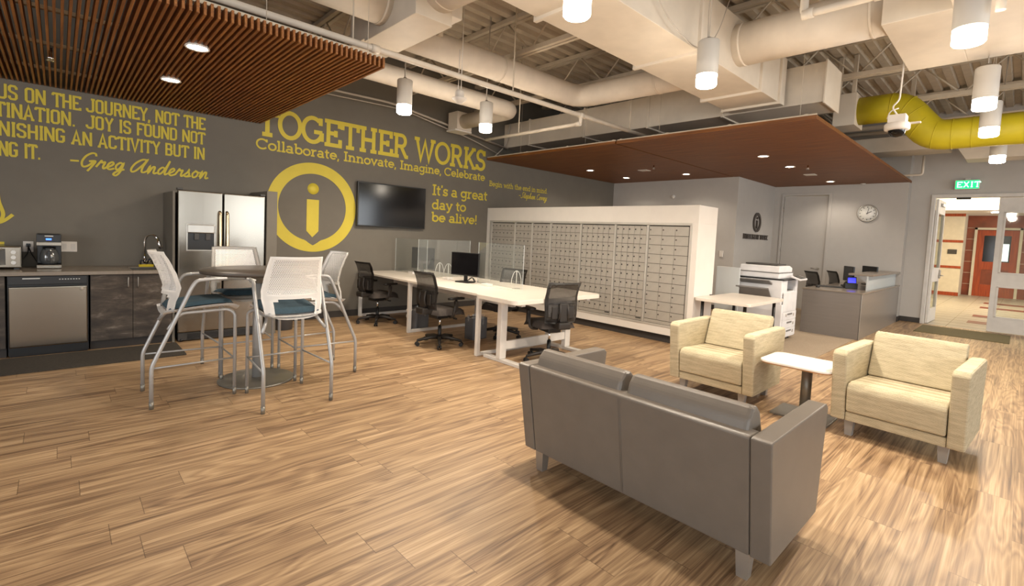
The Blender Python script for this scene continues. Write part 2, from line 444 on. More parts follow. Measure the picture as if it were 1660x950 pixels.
# vinyl base along the walls
def baseboard(n, lo, hi): struct(MB().box(lo, hi, .004).build('baseboard_'+n, 'base_dark'))
baseboard('left', (2.17, WY-.012, 0), (6.5, WY-.0, .11))
baseboard('back', (BX-.012, LY, 0), (BX, WY, .11))
baseboard('sign', (BX, LY-.012, 0), (DX, LY, .11))
baseboard('reception', (DX-.012, 1.79, 0), (DX, 3.22, .11))
baseboard('entrance', (EX-.012, 1.45, 0), (EX, 1.80, .11))
baseboard('return', (DX-.012, 1.788, 0), (EX-.012, 1.80, .11))

# ---- reception carpet and mats
tag(MB().box((7.3, 1.86, 0), (DX-.01, LY-.02, .006)).build('carpet', 'carpet'), 'taupe carpet laid on the floor in front of the reception desk', 'carpet')
tag(MB().prism(rrect(-1.9, 6.29, 1.03, 6.98, .02), 0, .012, 'z', .003).build('kitchen_mat', 'rug_dark'), 'dark brown mat on the floor in front of the dishwasher', 'mat')
tag(MB().prism(rrect(12.05, .06, 13.3, 1.36, .01), 0, .012, 'z', .003).build('door_mat', 'door_mat'), 'olive door mat on the floor at the open glass entrance', 'mat')

# ---- door in the reception wall
t = thing('door_1', 'closed pale grey flush door beside the wall clock', 'door', (DX, 3.75, 0)); struct(t)
MB().box((.03, -.478, .012), (.075, .478, 2.775), .003).build('door_leaf', 'pale_wall', t)
mb = MB()
for lo, hi in (((-.02, -.56, 0), (.12, -.49, 2.79)), ((-.02, .49, 0), (.12, .53, 2.79)), ((-.02, -.56, 2.79), (.12, .53, 2.845))): mb.box(lo, hi, .004)
mb.build('door_frame', 'pale_wall', t)
MB().cyl((.03, -.37, 1.03), (-.02, -.37, 1.03), .028).cyl((-.02, -.37, 1.03), (-.05, -.37, 1.03), .013).tube([(-.05, -.37, 1.03), (-.055, -.30, 1.03), (-.05, -.24, 1.035)], .010).build('door_handle', 'nickel', t)
for z in (.3, 1.45, 2.45):
    MB().cyl((.02, .484, z-.05), (.02, .484, z+.05), .009, seg=10).build('door_hinge', 'nickel', t)

# ---- entrance: frame, fixed leaf, leaf swung open into the lobby
t = thing('door_2', 'pale steel frame of the double glass entrance', 'door frame', (EX, 0, 0)); struct(t)
mb = MB()
for lo, hi in (((-.03, 1.38, 0), (.16, 1.445, 2.70)), ((-.03, -.62, 0), (.16, -.56, 2.70)), ((-.03, -.62, 2.70), (.16, 1.445, 2.77))): mb.box(lo, hi, .005)
mb.build('door_frame', 'grey_frame', t)
MB().box((-.05, .83, 2.66), (.02, 1.05, 2.70), .006).build('door_closer', 'base_dark', t)
def leaf(name, loc, rz):
    """glazed leaf in its own frame: x thickness, y from 0 to -.96"""
    d = thing(name, '', 'door', loc, rz); w = .955
    mb = MB()
    mb.box((-.022, -.10, .01), (.022, 0, 2.69), .004).box((-.022, -w, .01), (.022, -w+.10, 2.69), .004)
    for z0, z1 in ((.01, .30), (.915, 1.19), (2.40, 2.69)): mb.box((-.021, -w+.09, z0), (.021, -.09, z1), .003)
    mb.build('leaf_frame', 'grey_frame', d)
    for z0, z1 in ((.30, .915), (1.19, 2.40)):
        MB().box((-.006, -w+.10, z0), (.006, -.10, z1)).build('glass_pane', 'glass', d)
        mb = MB()
        for lo, hi in (((-.028, -w+.085, z0-.015), (.028, -.085, z0+.015)), ((-.028, -w+.085, z1-.015), (.028, -.085, z1+.015)), ((-.028, -.115, z0), (.028, -.085, z1)), ((-.028, -w+.085, z0), (.028, -w+.115, z1))): mb.box(lo, hi, .002)
        mb.build('glazing_bead', 'grey_frame', d)
    return d
d = leaf('door_3', (EX+.06, .415, 0), 0.0); struct(d); d['label'] = 'closed glazed entrance leaf at the right picture edge'
d = leaf('door_4', (EX+.10, 1.352, 0), math.radians(88)); struct(d); d['label'] = 'glazed entrance leaf standing open into the lobby, seen edge on'
MB().box((-.05, -.93, .96), (-.022, -.87, 1.16), .004).tube([(-.05, -.9, 1.03), (-.10, -.9, 1.03), (-.10, -.78, 1.03)], .011, round_=.02).build('lever', 'nickel', d)
MB().box((-.06, -.62, 2.55), (-.022, -.35, 2.62), .006).build('door_closer', 'nickel', d)
# ---- lobby beyond
LX = 25.6
struct(MB().box((EX, -6, -.1), (LX+.3, 4.2, -.001)).build('floor_lobby', 'lobby_floor'))
mb = MB()
for i in range(20): mb.box((EX+.35+i*.62, -6, -.001), (EX+.36+i*.62, 4.2, .0008))
for i in range(16): mb.box((EX, -5.8+i*.62, -.001), (LX, -5.79+i*.62, .0008))
struct(mb.build('trim_1', 'grout'))
for i, (x0, y1) in enumerate(((14.9, .78), (16.6, .78), (19.6, .78), (21.6, .78))):
    tag(MB().box((x0, -.9, -.001), (x0+.6, y1, .002)).build('floor_inlay', 'lobby_dark_tile'), 'dark red tile strip in the lobby floor', 'floor tile', 'dark red strips across the lobby floor')
struct(MB().box((LX, -6, 0), (LX+.2, 1.58, 3.1)).build('wall_lobby_tiled', 'tile_red'))
struct(MB().box((24.3, 1.58, 0), (LX+.2, 4.2, 3.1)).build('wall_lobby_panelled', 'beige_panel'))
struct(MB().box((EX+.15, 4.05, 0), (24.3, 4.2, 3.1)).build('wall_lobby_left', 'beige_panel'))
struct(MB().box((EX+.15, -6, 3.05), (LX+.2, 4.2, 3.2)).build('ceiling_lobby', 'white_paint'))
for n, z0, z1 in ((2, 0, .13), (3, 1.02, 1.11), (4, 1.98, 2.07), (5, 2.95, 3.05)):
    struct(MB().box((24.27, 1.57, z0), (24.31, 4.05, z1), .004).build('trim_%d' % n, 'orange_wood'))
mb = MB()
for z in (.43, .86, 1.29, 1.72, 2.15, 2.58): mb.box((LX-.004, -6, z), (LX+.01, 1.57, z+.012))
struct(mb.build('trim_6', 'beige_panel'))
tag(MB().box((17.0, -2.5, 3.02), (22.0, 3.2, 3.052), .004).build('cove_light', 'cove'), 'long bright cove light in the lobby ceiling', 'ceiling light')
tag(MB().lathe([(0, 0), (.10, 0), (.11, .03), (0, .04)], (23.4, .78, 3.02)).build('downlight', 'lens_small'), 'small round downlight in the lobby ceiling near the orange door', 'ceiling light')
tag(MB().box((24.28, 1.72, 1.55), (24.305, 1.98, 1.72), .004).build('door_sign', 'dark_grey'), 'small dark plaque on the beige lobby wall', 'plaque')
t = thing('door_5', 'orange brown wooden door with glass lites at the far end of the lobby', 'door', (LX, .72, 0)); struct(t)
mb = MB(); mb.box((-.06, -.56, 0), (-.01, -.36, 2.5), .004).box((-.06, .36, 0), (-.01, .56, 2.5), .004)
for z0, z1 in ((0, .45), (1.02, 1.32), (2.3, 2.5)): mb.box((-.059, -.37, z0), (-.011, .37, z1), .003)
mb.build('door_leaf', 'orange_wood', t)
MB().box((-.04, -.36, 1.32), (-.03, .36, 2.3)).build('upper_glass', 'screen', t)
MB().box((-.04, -.36, .45), (-.03, .36, 1.02)).build('lower_glass', 'tile_red', t)
mb = MB()
for lo, hi in (((-.08, .56, 0), (0, .64, 2.6)), ((-.08, -.64, 0), (0, -.56, 2.6)), ((-.08, -.64, 2.52), (0, .64, 2.6))): mb.box(lo, hi, .004)
mb.build('door_frame', 'beige_panel', t)
o = MB().box((-.035+LX-.02, .40, 1.36), (LX-.05, .66, 2.0)).build('window_1', emis('daylight_pane', 'd6ecdf', 1.3)); struct(o)  # outdoor brightness behind the door glass, put in as a glowing pane

# ---- exit sign, clock, logo, switches
t = thing('exit_sign', 'lit green exit sign above the glass entrance', 'exit sign', (EX, .905, 2.86))
MB().box((-.10, -.19, .0), (-.02, .19, .19), .006).build('housing', 'grey_frame', t)
MB().box((-.108, -.175, .012), (-.10, .175, .178), .002).build('face', 'exit_green', t)
MB().box((-.05, -.04, .19), (0, .04, .23), .004).build('bracket', 'grey_frame', t)
EXIT = t
t = thing('wall_clock', 'round silver rimmed clock on the wall above the reception desk', 'clock', (DX, 2.49, 2.355))
R90 = (0, -PI/2, 0)
MB().lathe([(.0, 0), (.185, 0), (.198, .012), (.195, .03), (.178, .036), (.168, .028), (.168, .012)], seg=40).build('rim', 'alu', t, rot=R90)
MB().lathe([(0, .016), (.17, .016), (.17, .01), (0, .01)], seg=40).build('face', 'clock_face', t, rot=R90)
mb = MB()
for i in range(12):
    a = i*PI/6; c, s = math.cos(a), math.sin(a)
    mb.box((-.021, -.006, .125), (-.017, .006, .150), rot=('X', a), piv=(-.019, 0, 0))
mb.build('hour_marks', 'black', t)
MB().box((-.025, -.006, -.02), (-.022, .006, .09), rot=('X', math.radians(62)), piv=(0, 0, 0)).build('hour_hand', 'black', t)
MB().box((-.028, -.004, -.02), (-.026, .004, .125), rot=('X', math.radians(12)), piv=(0, 0, 0)).build('minute_hand', 'black', t)
tag(MB().box((BX-.03, 4.68, 1.22), (BX, 4.76, 1.36), .006).build('thermostat', 'white_paint'), 'small white thermostat on the wall right of the mailboxes', 'thermostat')
tag(MB().lathe([(0, 0), (.05, 0), (.05, .02), (.03, .035), (0, .035)], (0, 0, 0), 20).build('fire_strobe', 'white_paint', loc=(BX, 6.0, 2.62), rot=R90), 'small round white sensor high on the back wall', 'sensor')

# ================================================================ ceiling services
def slat_ceiling(label, x0, x1, y0, y1, z, pitch, rails, cuts, sw=.017, sh=.09, wood='slat'):
    t = thing('slat_ceiling', label, 'ceiling panel', ((x0+x1)/2, (y0+y1)/2, z), 0, None)
    cx, cy = (x0+x1)/2, (y0+y1)/2
    mb = MB(); n = int((x1-x0)/pitch)
    for i in range(n+1):
        x = x1-i*pitch-.011
        a, b = cuts(x)
        mb.box((x-sw/2-cx, a-cy, 0), (x+sw/2-cx, b-cy, sh))
    mb.build('slats', wood, t)
    for y in rails:
        MB().box((x0-cx, y-.02-cy, sh+.001), (x1-cx, y+.02-cy, sh+.03)).build('rail', 'slat_dark', t)
    return t
slat_ceiling('wooden slat panel hung over the kitchen counter', -3.0, 2.15, 4.06, WY-.02, 2.943, .043, (4.14, 5.2, 6.25, 7.3), lambda x: (4.06, WY-.02))
def edge(t, x, a, b):
    o = MB().box((x-.012, a, 3.04), (x-.002, b, 3.085), .002).build('edge_strip', 'slat_dark', t)
    o.location = (-t.location.x, -t.location.y, -t.location.z)
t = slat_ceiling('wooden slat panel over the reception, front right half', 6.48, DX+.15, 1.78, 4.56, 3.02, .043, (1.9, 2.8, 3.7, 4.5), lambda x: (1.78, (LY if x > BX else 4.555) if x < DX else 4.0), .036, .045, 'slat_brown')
edge(t, 6.48, 1.78, 4.555)
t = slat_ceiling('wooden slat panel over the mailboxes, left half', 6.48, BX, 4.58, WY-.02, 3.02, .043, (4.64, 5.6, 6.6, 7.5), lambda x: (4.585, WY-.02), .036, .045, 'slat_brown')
edge(t, 6.48, 4.585, WY-.02)
# hanger wires of the panels
for (x, y, z), lab in (((2.05, 4.2, 3.04), 'wire at the near right corner of the kitchen slat panel'), ((1.2, 4.2, 3.04), 'wire along the near edge of the kitchen slat panel'), ((.75, 4.2, 3.04), 'wire at the left of the kitchen slat panel'),
        ((6.6, 6.9, 3.115), 'wire above the left slat panel near the accent wall'), ((6.6, 5.3, 3.115), 'wire above the middle of the left slat panel'), ((6.6, 3.9, 3.115), 'wire above the seam of the slat panels'), ((6.6, 2.0, 3.115), 'wire at the right corner of the front slat panel')):
    tag(MB().cyl((x, y, z), (x, y, DECK), .003, seg=6).build('hanger_wire', 'steel_paint'), 'thin steel hanger ' + lab, 'hanger wire')

def downlight(x, y, z, label, group, watts):
    t = thing('downlight', label, 'ceiling light', (x, y, z), 0, group)
    MB().lathe([(.062, .02), (.075, .0), (.088, -.006), (.09, 0), (.075, .03), (.062, .05)]).build('trim_ring', 'white_paint', t)
    MB().lathe([(0, .004), (.062, .004), (.062, .02), (0, .02)]).build('lens', 'lens_small', t)
    spot('downlight_lamp', (x, y, z-.02), watts, deg=140)
for x, y, lab in ((.854, 4.84, 'recessed downlight in the kitchen slat panel, nearer the room'), (.858, 6.17, 'recessed downlight in the kitchen slat panel, nearer the wall')):
    downlight(x, y, 2.932, lab, 'downlights in the kitchen slat panel', 22)
for x, y, lab in ((8.65, 6.76, 'leftmost downlight of the reception slat panels'), (10.08, 6.77, 'downlight of the left slat panel closest to the back wall corner'), (10.1, 5.24, 'downlight of the left slat panel above the mailbox end'),
                  (8.65, 3.13, 'largest downlight of the front slat panel'), (10.0, 3.13, 'middle downlight of the front slat panel'), (12.55, 3.08, 'downlight of the front slat panel farthest back, near the clock')):
    downlight(x, y, 3.012, lab, 'downlights in the reception slat panels', 26)
def sprinkler(x, y, z, label):
    t = thing('ceiling_sprinkler', label, 'sprinkler', (x, y, z))
    MB().lathe([(0, 0), (.022, 0), (.028, .012), (.012, .014), (.012, .10), (0, .10)], (0, 0, -.06), 14).build('body', 'chrome', t)
    MB().lathe([(0, 0), (.03, 0), (.03, .003), (0, .003)], (0, 0, -.075), 14).build('deflector', 'chrome', t)
sprinkler(-.04, 6.05, 2.93, 'chrome sprinkler head below the kitchen slat panel')
sprinkler(8.68, 5.2, 3.02, 'chrome sprinkler head in the left slat panel')
sprinkler(10.0, 2.83, 3.02, 'chrome sprinkler head in the front slat panel')
for x, y, lab in ((9.19, 5.73, 'small white square vent in the left slat panel'), (11.26, 3.13, 'small white square vent in the front slat panel')):
    tag(MB().box((x-.1, y-.1, 3.008), (x+.1, y+.1, 3.02), .003).build('ceiling_vent', 'white_paint'), lab, 'vent')
tag(MB().lathe([(0, 0), (.05, 0), (.05, .02), (0, .02)], (13.2, 2.6, 2.998), 18).build('smoke_detector', 'white_paint'), 'small white detector at the back edge of the front slat panel', 'smoke detector')

# steel joists, open web, along y
def joist(x, label):
    t = thing('steel_joist', label, 'joist', (x, 0, DECK), 0)
    y0, y1 = -6.0, WY; zb, zt = -.55, -.005
    MB().box((-.07, y0, zt-.06), (-.01, y1, zt), .004).box((.01, y0, zt-.06), (.07, y1, zt), .004).build('top_chord', 'steel_paint', t)
    MB().box((-.06, y0, zb), (-.012, y1, zb+.06), .004).box((.012, y0, zb), (.06, y1, zb+.06), .004).build('bottom_chord', 'steel_paint', t)
    mb = MB(); y = y0+.1; up = True
    while y < y1-.5:
        a, b = (zb+.03, zt-.03) if up else (zt-.03, zb+.03)
        mb.tube([(0, y, a), (0, y+.48, b)], .013, 6); y += .48; up = not up
    mb.build('web', 'steel_paint', t)
for x, lab in ((.9, 'over the kitchen slat panel'), (2.8, 'beside the square air box'), (4.55, 'crossing behind the large white duct'), (6.15, 'just before the long cross duct'), (8.1, 'above the reception slat panels'), (9.9, 'above the yellow duct'), (11.7, 'farthest toward the entrance')):
    joist(x, 'cream painted open-web steel joist ' + lab)

# rectangular ducts
def flanged(t, x0, x1, y0, y1, z0, z1, axis, at):
    for p in at:
        if axis == 'x': MB().box((p-.02, y0-.03, z0-.03), (p+.02, y1+.03, z1+.03), .004).build('flange', 'duct_flat', t)
        else: MB().box((x0-.02, p-.018, z0-.02), (x1+.02, p+.018, z1+.02), .004).build('flange', 'duct_flat', t)
t = thing('air_duct', 'large square white main duct running toward the reception slat panels', 'duct', (0, 0, 0))
MB().box((1.2, 2.27, 3.33), (6.85, 2.95, 3.92), .006).build('casing', 'duct_flat', t)
flanged(t, 0, 0, 2.27, 2.95, 3.33, 3.92, 'x', (2.95, 4.45, 6.0, 6.62))
t = thing('air_duct', 'long flat white cross duct above the front edge of the slat panels', 'duct', (0, 0, 0))
MB().box((6.92, 1.85, 3.33), (7.55, WY-.01, 3.82), .006).build('casing', 'duct_flat', t)
flanged(t, 6.92, 7.55, 0, 0, 3.33, 3.82, 'y', (7.0, 5.6, 4.3, 3.1))
MB().box((6.90, 1.83, 3.31), (7.57, 1.85, 3.84), .004).build('end_cap', 'duct_flat', t)
t = thing('air_box', 'pale square air valve box near the kitchen slat panel', 'duct box', (2.55, 4.4, 3.45))
MB().box((-.2, -.5, 0), (.2, .5, .44), .006).build('casing', 'duct_flat', t)
MB().box((-.19, .5, .04), (.25, .87, .42), .006).build('outlet_collar', 'duct_flat', t)
MB().box((.2, -.47, .12), (.34, -.22, .30), .006).build('controller', 'white_paint', t)
def round_duct(label, pts, r, m='duct', bands=(), group=None):
    t = thing('round_duct', label, 'duct', (0, 0, 0), 0, group)
    o = MB().tube(pts, r, 24, round_=r*1.7, steps=6).build('duct_sleeve', m, t)
    for (p, d) in bands:
        p = Vector(p); d = Vector(d).normalized()*.012
        MB().cyl(p-d, p+d, r+.006, seg=24).build('band', m, t)
    return t
round_duct('thick wrapped round duct entering the air box from the upper left', [(.1, 4.5, 3.72), (2.35, 4.5, 3.72)], .21, bands=(((2.3, 4.5, 3.72), (1, 0, 0)),))
round_duct('wrapped round duct leaving the air box and bending toward the main duct', [(2.75, 4.88, 3.66), (5.85, 4.88, 3.66), (5.85, 2.95, 3.62)], .16, bands=(((4.2, 4.88, 3.66), (1, 0, 0)), ((5.85, 3.5, 3.63), (0, 1, 0))))
round_duct('short fat round duct between the air box and the main duct', [(2.6, 3.9, 3.74), (2.6, 2.95, 3.70)], .2, bands=(((2.6, 3.8, 3.74), (0, 1, 0)),))
round_duct('thin round duct along the accent wall with a U bend', [(1.0, 5.96, 3.55), (5.5, 5.96, 3.55), (5.5, 7.3, 3.55)], .13, bands=(((3.4, 5.96, 3.55), (1, 0, 0)),))
t = thing('air_register', 'small white box register hanging from the thin round duct by the accent wall', 'vent', (5.5, 7.28, 3.40))
MB().box((-.17, 0, 0), (.17, .28, .32), .006).build('casing', 'duct_flat', t)
MB().box((-.19, .02, -.03), (.19, .30, 0), .004).build('face', 'white_paint', t)
round_duct('fat white round duct from the main duct to the box at upper right', [(5.35, 2.28, 3.64), (5.35, .97, 3.64)], .215, bands=(((5.35, 2.2, 3.64), (0, 1, 0)), ((5.35, 1.08, 3.64), (0, 1, 0))))
t = thing('air_duct', 'big white duct box in the upper right corner', 'duct', (0, 0, 0))
MB().box((5.05, .52, 3.4), (6.5, .97, 3.85), .006).build('collar', 'duct_flat', t)
MB().box((3.9, -2.5, 3.4), (6.5, .52, 3.88), .006).build('casing', 'duct_flat', t)
t = thing('round_duct', 'bright yellow round duct with a segmented elbow', 'duct', (0, 0, 0))
MB().tube([(9.0, 1.9, 3.64), (9.0, 1.38, 3.64), (9.0, 1.02, 3.17), (9.0, -3.5, 3.17)], .205, 28, round_=.16, steps=5).build('duct_sleeve', 'yellow_duct', t)
for p, d in (((9.0, 1.50, 3.64), (0, 1, .1)), ((9.0, 1.33, 3.575), (0, 1, .6)), ((9.0, 1.25, 3.47), (0, .7, .8)), ((9.0, 1.14, 3.32), (0, .8, .6)), ((9.0, .98, 3.19), (0, 1, .2)), ((9.0, .8, 3.17), (0, 1, 0)), ((9.0, .6, 3.17), (0, 1, 0))):
    p, d = Vector(p), Vector(d).normalized()*.006
    MB().cyl(p-d, p+d, .209, seg=28).build('seam', 'yellow_duct', t)
t = thing('duct_stub', 'square white stub at the end of the yellow duct', 'duct', (9.0, 2.03, 3.4))
MB().box((-.25, -.13, 0), (.25, .16, .48), .006).build('casing', 'duct_flat', t)
MB().box((-.25, -.11, .48), (-.19, -.06, 1.04), .003).box((-.25, .08, .48), (-.19, .13, 1.04), .003).build('hanger_strap', 'steel_paint', t)
tag(MB().box((12.0, 1.12, 3.49), (12.7, 4.4, 3.78), .006).build('air_duct', 'duct_flat'), 'pale flat duct behind the yellow duct above the front slat panel', 'duct')
tag(MB().prism([(.98, 3.46), (.86, 3.25), (-3.5, 3.25), (-3.5, 3.46)], 12.0, 12.5, 'x', .004).build('air_duct', 'duct_flat'), 'white flat duct below the yellow duct at the right picture edge', 'duct')

# pipes
def pipe(label, pts, r=.028, fit=()):
    t = thing('sprinkler_pipe', label, 'pipe', (0, 0, 0))
    MB().tube(pts, r, 12, round_=.05).build('pipe_run', 'pipe', t)
    for p, d in fit:
        p, d = Vector(p), Vector(d).normalized()*.04
        MB().cyl(p-d, p+d, r+.009, seg=14).build('coupling', 'pipe', t)
    return t
pipe('long white pipe running from upper left to the reception slat panels', [(-1.5, 4.36, 3.2), (8.6, 4.36, 3.2)], .03, (((5.3, 4.36, 3.2), (1, 0, 0)), ((2.2, 4.36, 3.2), (1, 0, 0))))
pipe('short white branch pipe dropping below the long pipe toward the accent wall', [(5.3, 4.36, 3.2), (5.3, 4.36, 3.09), (5.3, 6.4, 3.09)], .024, (((5.3, 4.40, 3.09), (0, 1, 0)),))
pipe('white pipe with an elbow in front of the fat round duct', [(4.35, 1.35, 4.4), (4.35, 1.35, 3.36), (4.35, -2.0, 3.36)], .03, (((4.35, 1.32, 3.36), (0, 1, 0)), ((4.35, .85, 3.36), (0, 1, 0))))
pipe('white upright pipe at the right picture edge', [(4.35, .22, 3.36), (4.35, .22, 3.06)], .026, (((4.35, .22, 3.25), (0, 0, 1)),))
pipe('thin white pipe with a drop above the front slat panel', [(12.9, 3.6, 3.12), (12.9, 1.55, 3.12), (12.9, 1.55, 3.5)], .022)
pipe('white pipe crossing behind the yellow duct', [(11.2, 3.4, 3.72), (11.2, -3, 3.72)], .035)
for x, y, z, lab in ((4.0, 4.36, 3.23, 'on the long pipe beside the branch'), (1.98, 4.36, 3.23, 'on the long pipe near the kitchen slat panel'), (6.5, 4.36, 3.23, 'on the long pipe near the cross duct'), (5.3, 5.6, 3.11, 'on the short branch pipe'), (4.35, .88, 3.4, 'on the pipe before the fat round duct')):
    tag(MB().cyl((x, y, z), (x, y, DECK), .008, seg=8).build('hanger_rod', 'steel_paint'), 'thin white hanger rod ' + lab, 'hanger rod')
for x, y, lab in ((3.15, 4.7, 'right of the square air box'), (11.0, .62, 'behind the yellow duct'), (10.6, 1.5, 'left of the strut behind the yellow duct')):
    tag(MB().box((x-.03, y-.03, 3.7), (x+.03, y+.03, DECK), .004).build('strut', 'steel_paint'), 'cream vertical strut ' + lab, 'strut')
def cable(label, pts, r=.005, m='cable', cat='cable'):
    return tag(MB().tube(pts, r, 6, round_=.25, steps=8).build('cable', m), label, cat)
cable('grey cable drooping in a loop below the main duct', [(3.3, 2.24, 3.8), (3.7, 2.2, 3.38), (4.3, 2.2, 3.26), (4.7, 2.22, 3.5), (4.9, 2.2, 3.95)])
cable('white cable bundle along the top of the accent wall', [(2.3, 7.6, 3.62), (4.2, 7.6, 3.66), (6.9, 7.6, 3.30)], .02)
cable('second white cable along the accent wall, lower', [(2.3, 7.65, 3.55), (4.4, 7.62, 3.6), (6.0, 7.64, 3.34), (6.8, 7.66, 3.14)], .01)
cable('loose white cable hanging at the corner of the left slat panel', [(6.85, 7.5, 3.8), (6.84, 7.6, 3.35), (6.6, 7.68, 3.1)], .012)

# pendant lights
def pendant_proto():
    t = thing('pendant_light', '', 'pendant light', (0, 0, 0), 0, 'white cylinder pendant lights')
    MB().lathe([(0, .40), (.085, .40), (.092, .39), (.092, .105), (.086, .10), (0, .10)], seg=32).build('housing', 'lamp_housing', t)
    MB().lathe([(.088, .104), (.088, .012), (.078, 0), (0, 0)], seg=32).build('lens', 'lens', t)
    MB().lathe([(0, .43), (.02, .43), (.024, .40), (0, .40)], seg=14).build('cap', 'nickel', t)
    MB().cyl((0, 0, .42), (0, 0, DECK-2.9), .004, seg=6).tube([(0, .012, .43), (.02, .03, .7), (.0, .01, 1.0), (.015, -.01, DECK-2.9)], .005, 6, round_=.1).build('cord', 'cable', t)
    return t
P0 = pendant_proto()
first = True
for x, y, lab in ((3.055, 5.26, 'white cylinder pendant right of the kitchen slat panel'), (4.307, 5.22, 'white cylinder pendant by the box register on the accent wall'),
        (2.41, 2.06, 'white cylinder pendant at the top picture edge under the main duct'), (4.226, 2.06, 'white cylinder pendant hanging beside the fat white round duct'),
        (4.406, .36, 'nearest white cylinder pendant, in the upper right corner'), (6.453, .37, 'white cylinder pendant in front of the yellow duct, upper of the pair'),
        (7.915, .39, 'white cylinder pendant in front of the yellow duct, lower of the pair'), (10.159, .38, 'farthest white cylinder pendant, near the exit sign')):
    o = P0 if first else copy_tree(P0); first = False
    place(o, (x, y, 2.9), 0, lab)
    if y < .5 and x < 6.5:                                   # these two hang from the duct box
        for ch in o.children:
            if ch.name.startswith('cord'):
                bpy.data.objects.remove(ch); break
        MB().cyl((0, 0, .42), (0, 0, .498), .004, seg=6).build('cord', 'cable', o)
    spot('pendant_lamp', (x, y, 2.885), 92, deg=165, blend=.5)
    up = bpy.data.lights.new('pendant_glow', 'POINT'); up.energy = 9; up.color = WARM; up.shadow_soft_size = .1
    uo = bpy.data.objects.new('pendant_glow', up); C.objects.link(uo); uo.location = (x, y, 2.80)

# bell sensor and dome camera
t = thing('ceiling_sensor', 'white bell shaped sensor hanging between the two wall side pendants', 'sensor', (3.371, 4.58, 2.98))
MB().lathe([(0, 0), (.03, .0), (.06, .03), (.085, .05), (.085, .06), (.05, .07), (.055, .12), (.04, .15), (0, .15)]).build('bell', 'white_paint', t)
MB().cyl((.02, 0, .14), (.02, 0, 1.4), .005, seg=6).cyl((-.02, 0, .14), (-.02, 0, .6), .004, seg=6).build('conduit', 'white_paint', t)
t = thing('security_camera', 'white dome security camera hanging in front of the yellow duct', 'security camera', (6.374, 1.007, 2.70))
MB().lathe([(.075, .07), (.105, .075), (.11, .09), (.11, .13), (.10, .145), (0, .145)]).build('collar', 'white_paint', t)
MB().lathe([(.075, .08), (.07, .04), (.045, .01), (0, 0)]).build('dome', 'black_gloss', t)
MB().box((-.075, -.075, .145), (.075, .075, .225), .006).build('back_box', 'white_paint', t)
MB().box((-.02, -.19, .125), (.02, -.10, .14), .004).build('tab', 'white_paint', t)
MB().tube([(0, 0, .22), (0, .06, .32), (0, 0, .38), (0, -.01, .8), (0, .04, 1.0), (0, -.01, 1.7)], .008, 8, round_=.06).tube([(0, 0, .30), (0, .07, .28), (0, .09, .2)], .006, 6, round_=.03).build('cord', 'white_paint', t)
